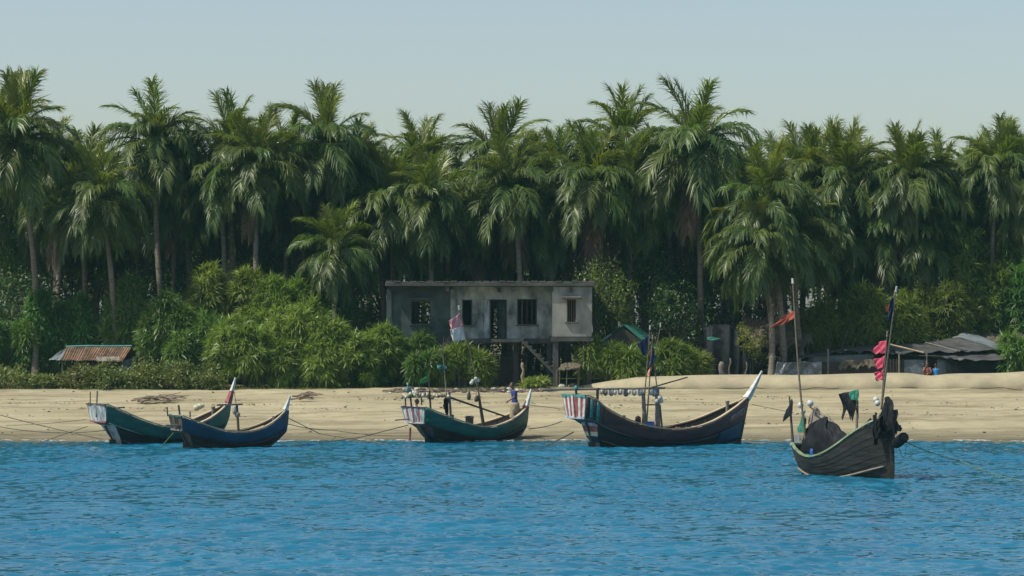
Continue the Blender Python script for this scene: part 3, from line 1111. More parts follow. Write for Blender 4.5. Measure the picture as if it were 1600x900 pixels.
# ------------------------------------------------------------------ concrete house on pillars
def house():
    D = 152.0
    s = D / FPX

    def X(px, d=D):
        return (px - 800) * d / FPX

    def Zp(py, d=D):
        return CZ - (py - HZ) * d / FPX
    root = thing('concrete_house', 'unfinished stained concrete house raised on pillars with dark empty windows', 'house', (X(765), 155.0, 1.8))
    T = .22

    def wall(x0, x1, z0, z1, y, holes, m, label=None):
        """front wall with real openings, as blocks round the holes"""
        b = Bag()
        xs = sorted({x0, x1} | {h[0] for h in holes} | {h[1] for h in holes})
        for a, c in zip(xs, xs[1:]):
            hs = sorted([(h[2], h[3]) for h in holes if h[0] <= a and h[1] >= c])
            z = z0
            for h0, h1 in hs:
                if h0 > z:
                    b.box(((a + c) / 2, y + T / 2, (z + h0) / 2), (c - a, T, h0 - z))
                z = max(z, h1)
            if z1 > z:
                b.box(((a + c) / 2, y + T / 2, (z + z1) / 2), (c - a, T, z1 - z))
        return build('wall', b, m, root, label=label)

    def win(px0, px1, py0, py1, d=D):
        return (X(px0, d), X(px1, d), Zp(py1, d), Zp(py0, d))
    fl, ce = Zp(529), Zp(448)
    w1, w2, dr, w3 = win(642, 673, 470, 506), win(722, 738, 468, 508), win(755, 792, 468, 529), win(808, 839, 467, 507)
    wall(X(606), X(708), fl, ce, D, [w1], M['plaster_dark'], 'dark stained left wall')
    wall(X(708) + .003, X(862), fl, ce, D - .02, [w2, dr, w3], M['plaster_blue'], 'pale bluish middle wall')
    d2 = 150.7
    w4 = win(886, 900, 468, 503, d2)
    wall(X(863, d2), X(925, d2), Zp(526, d2), Zp(448, d2), d2, [w4], M['plaster_grey'], 'lighter grey projecting right wall')
    yb = 158.2
    back = [(X(640), X(668), w1[2] - .1, w1[3] + .1), (X(770), X(800), fl, fl + 1.9)]
    wall(X(606), X(925, d2), fl, ce, yb, back, M['plaster_dark'])
    for x, y0 in ((X(606) + T / 2, D + T + .003), (X(863, d2) + T / 2, d2 + T + .003), (X(925, d2) - T / 2, d2 + T + .003), (X(708) - .2, D + T + .003)):
        build('wall', Bag().box((x, (y0 + yb) / 2 - .003, (fl + ce) / 2), (T, yb - y0 - .006, ce - fl)), M['plaster_grey'] if y0 < 151.5 else M['plaster_dark'], root)
    # roof slab with overhang, parapet lip, floor slab
    b = Bag()
    b.box(((X(602) + X(932, d2)) / 2, (150.5 + yb + .4) / 2, ce + .11), (X(930, d2) - X(604), yb + .4 - 150.5, .2))
    rq = random.Random(2)
    for k in range(26):
        x0 = X(604) + (X(930, d2) - X(604)) * (k + .5) / 26
        b.box((x0, 150.56 + rq.uniform(-.02, .03), ce + .225 + rq.uniform(-.015, .03)), (.36, .14, .07), ry=rq.uniform(-.05, .05))
    roof = build('roof', b, M['concrete'], root, bevel=.02)
    for px in (700, 803, 861):
        build('roof_beam', Bag().box((X(px), (150.6 + D) / 2, ce - .13), (.2, D - 150.6 - .01, .24)), M['concrete'], root)
    for px, d in ((660, D), (780, D), (892, d2)):
        build('vent', Bag().box((X(px, d), d - .03, Zp(453, d)), (.2, .05, .24)), M['wood_dark'], root)
    b = Bag()
    b.box(((X(606) + X(862)) / 2, (151.75 + yb) / 2, fl - .13), (X(862) - X(606), yb - 151.75, .25))
    build('floor_slab', b, M['concrete'], root)
    b = Bag()
    b.box(((X(863, d2) + X(925, d2)) / 2, (d2 - .12 + yb) / 2, Zp(530, d2)), (X(927, d2) - X(861, d2), yb - d2 + .12, .22))
    build('floor_slab', b, M['concrete'], root)
    # windows: frame, bars; the house is empty so there is no glass to build
    for (x0, x1, z0, z1), y, nb in ((w1, D, 0), (w2, D, 0), (w3, D, 3), (w4, d2, 3)):
        f = Bag()
        for a, c in (((x0 + .03, z0), (x0 + .03, z1)), ((x1 - .03, z0), (x1 - .03, z1))):
            f.box((a[0], y + .12, (z0 + z1) / 2), (.06, .08, z1 - z0 - .004))
        f.box(((x0 + x1) / 2, y + .12, z1 - .03), (x1 - x0 - .13, .08, .06))
        win_o = build('window', f, M['wood_dark'], root)
        build('sill', Bag().box(((x0 + x1) / 2, y - .05, z0 - .04), (x1 - x0 + .2, .14, .06)), M['concrete'], win_o)
        for k in range(nb):
            xx = x0 + (x1 - x0) * (k + 1) / (nb + 1)
            build('bar', Bag().tube([(xx, y + .12, z0), (xx, y + .12, z1 - .06)], .014, 5), M['tin_rust'], win_o)
    # hoods over the windows
    x0, x1, z0, z1 = w4
    build('window_hood', Bag().box(((x0 + x1) / 2, d2 - .28, z1 + .10), (x1 - x0 + .55, .58, .09), rx=R(6)), M['concrete'], root, bevel=.01)
    for (x0, x1, z0, z1) in (w1,):
        build('window_hood', Bag().box(((x0 + x1) / 2, D - .2, z1 + .1), (x1 - x0 + .3, .4, .07)), M['plaster_dark'], root)
    x0, x1, z0, z1 = dr
    door = build('door', Bag().box((x0 + .17, D + .16, (z0 + z1) / 2), (.32, .05, z1 - z0 - .02)), M['paleblue'], root, label='narrow faded blue door leaf')
    build('door', Bag().box((x1 - .3, D + .55, (z0 + z1) / 2), (.62, .05, z1 - z0 - .02), rz=R(-50)), M['plaster_dark'], root, label='dark door leaf standing ajar')
    f = Bag()
    for xx in (x0 + .36, x1 - .03):
        f.box((xx, D + .1, (z0 + z1) / 2), (.06, .1, z1 - z0 - .01))
    build('door_frame', f, M['wood_dark'], root)
    # corner posts on the facade
    for px, d in ((608, D), (708, D), (862, D)):
        build('post', Bag().box((X(px, d), d - .09, (fl + ce) / 2), (.26, .14, ce - fl - .26)), M['plaster_dark'] if px < 700 else M['plaster_blue'], root)
    # pillars below
    for px, y in ((612, 152.1), (660, 152.1), (708, 152.1), (757, 152.1), (806, 152.1), (858, 152.1), (612, 156), (660, 156), (708, 156), (757, 156), (806, 156), (858, 156)):
        gz = ground_z(0, y)
        build('pillar', Bag().box((X(px), y, (gz - .2 + fl - .26) / 2), (.26, .26, fl - .26 - gz + .2)), M['concrete'], root)
    for px, y in ((868, 150.9), (920, 150.9), (868, 156), (920, 156)):
        gz = ground_z(0, y)
        zt = Zp(530, d2) - .11
        build('pillar', Bag().box((X(px, y), y, (gz - .2 + zt) / 2), (.28, .28, zt - gz + .2)), M['concrete'], root)
    build('drain_pipe', Bag().tube([(X(912, d2), d2 - .08, Zp(540)), (X(912, d2), d2 - .08, 2.6)], .03, 6), M['wood_grey'], root)
    # stair running down to the right in front of the middle wall
    st = Bag()
    a, c = Vector((X(812), 151.35, fl)), Vector((X(868), 151.35, Zp(585)))
    st.beam(a, c, .9, .14)
    stair = build('stair', st, M['concrete'], root)
    for k in range(9):
        q = a.lerp(c, (k + .5) / 9)
        build('step', Bag().box((q.x, q.y, q.z + .11), (.24, .88, .1)), M['concrete'], stair)
    build('landing', Bag().box((X(790), 151.3, fl - .1), (1.5, .86, .16)), M['concrete'], root)
    # dark boarding under the house
    for px0, px1, y0, y1 in ((765, 812, 556, 602), (612, 662, 540, 600)):
        b = Bag()
        nn = 6
        for k in range(nn):
            x0 = X(px0) + (X(px1) - X(px0)) * k / nn
            ww = (X(px1) - X(px0)) / nn
            build('plank', Bag().box((x0 + ww / 2, 153.0 + .02 * (k % 2), (Zp(y0) + Zp(y1)) / 2), (ww - .015, .03, Zp(y0) - Zp(y1))), M['wood_dark'], root)


house()


# ------------------------------------------------------------------ huts and sheds
def sheet(root, name, a, b, c, d, m, waves=0, amp=.02, nu=10, nv=6, sag=0.0, rag=0.0, thick=.02, seed=1, parent=None, **pr):
    """roof or wall sheet spanned by the corners a-b (top edge) and d-c (bottom edge)"""
    a, b, c, d = map(Vector, (a, b, c, d))
    n = (b - a).cross(d - a).normalized()
    if n.z < 0:
        n = -n
    r = random.Random(seed)
    ph = [r.uniform(0, 6) for _ in range(4)]

    def fn(u, v):
        p = a.lerp(b, u).lerp(d.lerp(c, u), v)
        w = amp * math.sin(2 * math.pi * waves * u) if waves else 0
        if sag:
            w += -sag * math.sin(math.pi * u) * math.sin(math.pi * v) + sag * .5 * (math.sin(u * 9 + ph[0]) * math.sin(v * 7 + ph[1]) + .6 * math.sin(u * 21 + ph[2] + v * 5))
        p = p + n * w
        if rag:
            p.z += rag * v * (math.sin(u * 17 + ph[3]) * .5 + math.sin(u * 41 + ph[0]) * .4)
        return p
    return build(name, Bag().grid(fn, nu, nv), m, parent or root, solid=thick, smooth=bool(sag), **pr)


def tin_hut():
    D = 152.3
    root = thing('tin_roofed_hut', 'small dark hut with a rusty corrugated tin roof behind low shrubs', 'hut', P(145, 600, D))
    Rf = lambda px, py, d: P(px, py, d)
    n = 9
    r = random.Random(4)
    for k in range(n):
        u0, u1 = k / n, (k + 1) / n + .012
        y = r.uniform(-1.2, 1.2)
        sheet(root, 'roof_sheet', Rf(104 + 100 * u0, 542.5, D + 1.7), Rf(104 + 100 * u1, 542.5, D + 1.7),
              Rf(95 + 95 * u1, 564 + y, D - .7 - .03 * (k % 2)), Rf(95 + 95 * u0, 564 + y, D - .7 - .03 * (k % 2)), M['tin_rust'], waves=3, amp=.028, nu=18, nv=2, thick=.008)
    sheet(root, 'roof_sheet', Rf(150, 558, D - .75), Rf(186, 557, D - .75), Rf(187, 563, D - 1.0), Rf(152, 565, D - 1.0), M['wood_grey'], waves=3, amp=.02, nu=12, nv=2, thick=.01, label='loose grey patch sheet')
    sheet(root, 'roof_flap', Rf(102, 544, D + 1.5), Rf(106, 545, D + 1.5), Rf(94, 563, D - .6), Rf(76, 562, D - .5), M['sheet_grey'], sag=.06, thick=.01, label='grey sheet hanging at the left end')
    build('ridge_sheet', Bag().tube([Rf(103, 541.5, D + 1.75), Rf(140, 540.5, D + 1.75), Rf(170, 541, D + 1.75), Rf(206, 540.5, D + 1.75)], .06, 6), M['teal'], root, label='teal plastic along the ridge')
    for px in (98, 118, 146, 166, 188):
        build('post', Bag().tube([Rf(px, 565, D - .5), Rf(px, 605, D - .5)], .06, 6), M['wood_dark'], root)
    for k in range(12):
        p0, p1 = 104 + k * 7, 104 + (k + 1) * 7
        build('wall_board', Bag().box((((p0 + p1) / 2 - 800) * D / FPX, D + .3 + .02 * (k % 2), 2.2), (.215, .03, 1.9)), M['wood_dark'], root)
    sheet(root, 'side_wall', Rf(188, 566, D - .4), Rf(214, 556, D + 1.6), Rf(214, 600, D + 1.6), Rf(188, 604, D - .4), M['sheet_grey'], waves=4, amp=.02, nu=16, nv=2)
    sheet(root, 'back_roof', Rf(104, 542, D + 1.8), Rf(205, 542, D + 1.8), Rf(216, 560, D + 3.6), Rf(104, 560, D + 3.6), M['tin_rust'], waves=20, amp=.02, nu=60, nv=2, thick=.01)


tin_hut()


def tarp_shed():
    D = 156.0
    root = thing('tarpaulin_shed', 'long low shed of dark grey tarpaulin roofs and patched walls behind the sand bank', 'shed', P(1400, 586, D))
    tg = M['tarp_grey']
    S = lambda *a, **k: sheet(root, *a, **k)
    # roofs: lit low pitched tarpaulins
    S('roof_tarpaulin', P(1236, 556, D + 2.5), P(1318, 543, D + 2.5), P(1320, 548, D - .5), P(1240, 562, D - .5), tg, sag=.08, rag=.12, seed=1)
    S('roof_tarpaulin', P(1316, 543, D + 2.5), P(1392, 536, D + 3), P(1402, 552, D - .5), P(1318, 548, D - .5), tg, sag=.08, rag=.14, seed=2)
    S('roof_tarpaulin', P(1388, 537, D + 3), P(1455, 534, D + 3), P(1512, 549, D - .3), P(1400, 552, D - .5), tg, sag=.06, rag=.1, seed=3)
    S('roof_tarpaulin', P(1450, 534, D + 3), P(1502, 527, D + 3.4), P(1562, 547, D + .2), P(1500, 550, D - .2), tg, sag=.06, rag=.06, seed=4)
    S('roof_tarpaulin', P(1462, 547, D + .8), P(1540, 547, D + 1), P(1580, 563, D - 1.2), P(1500, 563, D - 1.2), tg, sag=.05, rag=.08, seed=5)
    S('roof_tarpaulin', P(1400, 553, D + .1), P(1475, 550, D + .3), P(1510, 563, D - .9), P(1470, 558, D - .9), tg, sag=.05, rag=.1, seed=6)
    S('roof_tarpaulin', P(1488, 528, D + 3.6), P(1512, 517, D + 5), P(1580, 545, D + 3), P(1548, 546, D + 1.2), M['sheet_grey'], sag=.06, rag=.06, seed=7, label='bluish tarpaulin slope under the thatch')
    build('ridge_pole', Bag().tube([P(1390, 538, D - .3), P(1443, 551, D - .65)], .05, 6), M['wood_tan'], root)
    build('ridge_pole', Bag().tube([P(1446, 535, D + 2.6), P(1500, 549, D - .35)], .03, 6), M['wood_grey'], root)
    # walls
    S('wall_sheet', P(1262, 556, D), P(1366, 553, D), P(1366, 566, D), P(1262, 566, D), M['sheet_grey'], sag=.04, seed=8)
    S('wall_tarpaulin', P(1214, 566, D - .6), P(1284, 565, D - .6), P(1284, 588, D - .6), P(1210, 588, D - .8), M['tarp_silver'], sag=.2, rag=-.1, nu=40, nv=14, seed=9, label='silvery crumpled tarpaulin at the left end')
    S('wall_panel', P(1284, 566, D - .2), P(1412, 562, D - .2), P(1412, 590, D - .2), P(1284, 590, D - .2), M['wood_dark'], seed=10)
    S('thatch_panel', P(1316, 563, D - .5), P(1372, 561, D - .5), P(1368, 572, D - .75), P(1310, 576, D - .75), M['thatch'], sag=.08, rag=.2, nu=30, nv=5, seed=11)
    S('wall_sheet', P(1412, 562, D - .3), P(1446, 562, D - .3), P(1446, 590, D - .3), P(1412, 590, D - .3), M['sheet_grey'], sag=.02, seed=12)
    S('wall_sheet', P(1464, 562, D - .4), P(1480, 562, D - .4), P(1480, 590, D - .4), P(1464, 590, D - .4), M['sheet_grey'], sag=.02, seed=13)
    S('wall_panel', P(1446, 560, D + .6), P(1466, 560, D + .6), P(1466, 590, D + .6), P(1446, 590, D + .6), M['wood_dark'], seed=14)
    S('wall_panel', P(1480, 561, D - .8), P(1572, 565, D - .8), P(1572, 590, D - .8), P(1480, 590, D - .8), M['black_cloth'], sag=.04, seed=15)
    for i in range(9):
        px = 1372 + i * 4.8
        build('slat', Bag().box(P(px, 575, D - .45), (.05, .03, 1.0)), M['wood_dark'], root)
    for px, py in ((1294, 545), (1250, 560), (1405, 553), (1448, 552), (1482, 562), (1572, 562)):
        build('post', Bag().tube([P(px, py, D - .55), P(px, 592, D - .55)], .05, 6), M['wood_grey'], root)
    # thatch and rubbish heaped on the far roof
    rr = random.Random(8)
    b = Bag()

    def heap(u, v):
        px = 1512 + 130 * u
        top = 519 + 2.5 * math.sin(u * 19) + 2 * math.sin(u * 41 + 1)
        p = P(px, top, D + 6).lerp(P(px + 4, 543 + 3 * math.sin(u * 9), D + 3), v)
        return p + Vector((rr.uniform(-.05, .05), rr.uniform(-.1, .1), rr.uniform(-.06, .1)))
    build('thatch', b.grid(heap, 46, 12), M['thatch'], root, label='pale ragged thatch heaped at the right end')
    return root


tarp_shed()


def green_hut():
    D = 155.5
    root = thing('green_roofed_hut', 'half hidden hut with a green tin gable roof right of the concrete house', 'hut', P(968, 575, D))
    sheet(root, 'roof_sheet', P(974, 508, D), P(990, 508, D + 3.2), P(1022, 527, D + 3.2), P(1004, 533, D), M['tin_green'], waves=14, amp=.02, nu=56, nv=2, thick=.015)
    sheet(root, 'roof_sheet', P(974, 508, D), P(990, 508, D + 3.2), P(946, 536, D + 3.2), P(926, 543, D), M['tin_green'], waves=14, amp=.02, nu=56, nv=2, thick=.015)
    build('barge_board', Bag().beam(P(926, 543, D - .06), P(955, 522, D - .06), .05, .10), M['paleblue'], root)
    sheet(root, 'awning', P(924, 545, D - .2), P(946, 545, D - .2), P(942, 549, D - 1), P(922, 549, D - 1), M['tin_green'], waves=5, amp=.02, nu=20, nv=2, thick=.015)
    a, b2, c, d = P(974, 511, D + .1), P(1000, 533, D + .1), P(1000, 590, D + .1), P(932, 590, D + .1)
    e = P(932, 542, D + .1)
    build('gable_wall', Bag().add([a, b2, c, d, e], [(0, 1, 2, 3, 4)]), M['wood_dark'], root, solid=.05)
    sheet(root, 'side_wall', P(1000, 533, D + .2), P(1014, 533, D + 3), P(1014, 585, D + 3), P(1000, 588, D + .2), M['wood_dark'])


green_hut()


def netting_hut():
    D = 154.5
    root = thing('netting_covered_hut', 'dark hut draped in black netting with a rounded right shoulder', 'hut', P(1135, 595, D))
    prof = [(1098, 512), (1115, 507), (1138, 507), (1152, 513), (1158, 521), (1170, 529), (1174, 540)]

    def fn(u, v):
        i = u * (len(prof) - 1)
        k = min(int(i), len(prof) - 2)
        f = i - k
        px = prof[k][0] * (1 - f) + prof[k + 1][0] * f
        py = prof[k][1] * (1 - f) + prof[k + 1][1] * f
        top = P(px, py, D + 1.0)
        if v < .25:
            return top + Vector((0, 2.2 * (1 - v / .25), 0)) * 1.0 + Vector((0, 0, -.4 * (1 - v / .25)))
        w = (v - .25) / .75
        q = P(px, 600, D)
        return top.lerp(q, w) + Vector((.05 * math.sin(u * 23 + w * 4), -.22 * math.sin(math.pi * min(1, w * 1.3)) + .07 * math.sin(u * 31), 0))
    build('netting', Bag().grid(fn, 40, 16), M['black_cloth'], root, smooth=True)
    sheet(root, 'side_netting', P(1174, 540, D + 1), P(1172, 545, D + 3), P(1174, 598, D + 3), P(1175, 600, D), M['black_cloth'], sag=.05)
    build('patch', Bag().add([P(1104, 527, D - .3), P(1113, 526, D - .3), P(1126, 529, D - .25), P(1114, 532, D - .35), P(1106, 531, D - .35)], [(0, 1, 2, 3, 4)]), M['tin_green'], root, solid=.02, label='pale green sheet corner')


netting_hut()


def thatch_roof_shelter():
    D = 158.0
    root = thing('thatched_shelter', 'pale thatched roof showing between leaning trunks behind the netting hut', 'shelter', P(1212, 580, D))
    rr = random.Random(12)

    def fn(u, v):
        a = P(1160 + 100 * u, 497 + 4 * math.sin(u * 7), D + 2.5)
        c = P(1150 + 118 * u, 549 + 3 * math.sin(u * 31) - 10 * u, D - .6)
        return a.lerp(c, v) + Vector((0, 0, rr.uniform(-.05, .06)))
    build('thatch', Bag().grid(fn, 50, 18), M['thatch'], root, solid=.12)
    for px in (1158, 1190, 1225, 1262):
        build('post', Bag().tube([P(px, 535, D), P(px, 590, D)], .07, 6), M['wood_dark'], root)
    f = thing('bamboo_fence', 'short low bamboo fence left of the tarpaulin shed', 'fence', P(1243, 565, 159))
    for k in range(14):
        px = 1221 + k * 3.4
        build('stake', Bag().tube([P(px, 551 + (k * 7 % 3) * .6, 159), P(px, 575, 159)], .025, 5), M['bamboo'], f)
    build('rail', Bag().tube([P(1219, 556, 158.94), P(1268, 555, 158.94)], .02, 5), M['bamboo'], f)


thatch_roof_shelter()


def stall():
    D = 149.6
    root = thing('thatched_stall', 'tiny open stall with sagging thatch top beside the right end of the house', 'stall', P(888, 606, D))
    for px, py, q in ((870, 580, 0), (886, 567, .0), (905, 574, .1), (875, 574, 1.0), (903, 572, 1.0)):
        build('post', Bag().tube([P(px, py, D + q), P(px - .8, 606 - q * 1.5, D + q)], .028, 6), M['bamboo'], root)
    rr = random.Random(3)

    def fn(u, v):
        a = P(878 + 29 * u, 571 - 3 * math.sin(u * 3) + rr.uniform(-.5, .5), D + 1.1)
        c = P(871 + 34 * u, 580 - 4 * u + rr.uniform(-1.2, 1.2), D - .1)
        return a.lerp(c, v) + Vector((0, 0, rr.uniform(-.03, .03)))
    build('thatch', Bag().grid(fn, 20, 8), M['thatch'], root, solid=.06)
    build('rail', Bag().tube([P(869, 579, D - .02), P(906, 574, D + .05)], .02, 5), M['bamboo'], root)
    for i, (px, py, r2, m, lab) in enumerate(((878, 598, .13, 'float', 'pale round bundle under the small thatched stall'), (895, 598, .16, 'wood_grey', 'grey bundle under the right side of the small thatched stall'))):
        g = ground_z(0, D + .5)
        o = build('bundle', Bag().ball(P(px, 605, D + .5) * 1 + Vector((0, 0, 0)), r2 * 1.3, 9, 7, sq=(1.3, 1, .9), jit=.15), M[m], origin=None, smooth=True)
        set_props(o, lab, 'bundle', 'bundles in the stall')


stall()


def beach_posts():
    for px, py, r2, m, lab in ((1127, 566, .15, 'wood_grey', 'thick grey post stump above the sand bank'), (1141, 560, .05, 'bamboo', 'thin leaning stick right of the thick grey post stump'),
                               (1167, 566, .045, 'bamboo', 'thin upright stake left of the silvery tarpaulin'), (817, 567, .09, 'deadwood', 'knotted brown post in the dark below the house stair')):
        d = 152.6 if px > 1000 else 150.2
        a, b = P(px, py, d), P(px - (3 if r2 < .06 else 0), 604, d)
        n = 7
        pts = [b.lerp(a, i / n) + Vector((.04 * math.sin(i * 1.7 + px), .03 * math.cos(i * 2.1), 0)) for i in range(n + 1)]
        pts[0].z = ground_z(0, d) - .2
        o = build('wooden_post', Bag().tube(pts, [r2 * (1.05 - .25 * i / n) * (1 + .15 * math.sin(i * 2.3)) for i in range(n + 1)], 8), M[m], origin=pts[0], smooth=True)
        set_props(o, lab, 'post')


beach_posts()


def litter():
    rr = random.Random(21)
    # heaps of driftwood: every branch a part of its heap
    for cx, py, w, n, lab in ((252, 614, 52, 26, 'low heap of brown driftwood on the beach below the olive shrubs'), (482, 613, 24, 10, 'small pile of broken branches at the edge of the big screw pine clump')):
        d = FPX * (CZ - 1.62) / (py - HZ)
        root = thing('driftwood_heap', lab, 'driftwood', P(cx, py, d), 0, 'driftwood heaps')
        s = d / FPX
        for k in range(n):
            x = (cx - 800) * s + rr.uniform(-.5, .5) * w * s
            y = d + rr.uniform(-.5, .7)
            h = .30 * (1 - abs(x - (cx - 800) * s) / (w * s)) * rr.uniform(.2, 1)
            ln = rr.uniform(.4, 1.3)
            a = rr.uniform(-.6, .6)
            v = Vector((math.cos(a), math.sin(a), rr.uniform(-.15, .3))) * ln * .5
            c = Vector((x, y, ground_z(x, y) + .05 + h))
            build('branch', Bag().tube([c - v, c + Vector((0, 0, .06)), c + v], [.05, .04, .02], 6), M['deadwood'], root)
    # long line of wrack: stones, husks, broken wood
    b = Bag()
    for k in range(420):
        px = rr.uniform(604, 868)
        x = (px - 800) * 147.4 / FPX
        dens = .5 + .5 * math.sin(px * .05)
        y = 147.5 + rr.gauss(0, .35)
        z = ground_z(x, y)
        q = rr.uniform(.03, .11) * (1 + .5 * dens)
        if rr.random() < .55:
            b.ball((x, y, z + q * .4), q, 6, 4, mi=rr.choice((0, 1, 1, 2)), sq=(1.3, 1, .8), jit=.3)
        else:
            a = rr.uniform(-.5, .5)
            v = Vector((math.cos(a), math.sin(a), rr.uniform(-.1, .25))) * rr.uniform(.1, .4)
            c = Vector((x, y, z + .07))
            b.tube([c - v, c + v], [.03, .018], 5, mi=rr.choice((0, 1)))
    o = build('wrack_line', b, [M['deadwood'], M['wood_dark'], M['float']], kind='stuff')
    b = Bag()
    for k in range(300):
        px = rr.uniform(-40, 1640)
        d = rr.uniform(125, 148)
        x = (px - 800) * d / FPX
        z = ground_z(x, d)
        q = rr.uniform(.012, .03)
        b.ball((x, d, z + .03 + q * .4), q * rr.choice((1, 1, 1.7)), 5, 4, mi=rr.choice((0, 1, 1, 2)), sq=(1.8, 1, .6), jit=.35)
    for k in range(1500):
        row = rr.choice((134.5, 138.0, 140.5, 142.5, 144.5))
        x = rr.uniform(-30, 30)
        if math.sin(x * .55 + row) + .5 * math.sin(x * 1.7 + row * 3) < -.2:
            continue
        y = row + .5 * math.sin(x * .3 + row) + rr.gauss(0, .22)
        q = rr.uniform(.012, .032)
        b.ball((x, y, ground_z(x, y) + .02), q, 5, 3, mi=rr.choice((1, 1, 2)), sq=(rr.uniform(1, 3), 1, .6), jit=.3)
    build('beach_litter', b, [M['float'], M['deadwood'], M['wood_dark']], kind='stuff')


litter()


def foam():
    rr = random.Random(44)
    b = Bag()
    for k in range(260):
        px = rr.uniform(-60, 1660)
        x = (px - 800) * 124 / FPX
        y = 123.6 + .5 * math.sin(x * .8) + rr.uniform(-.35, .2)
        b.ball((x, y, .03 + rr.uniform(-.01, .02)), rr.uniform(.02, .06), 6, 4, sq=(rr.uniform(1.5, 5), .8, .45), jit=.3)
    build('foam', b, M['white'], kind='stuff')


foam()


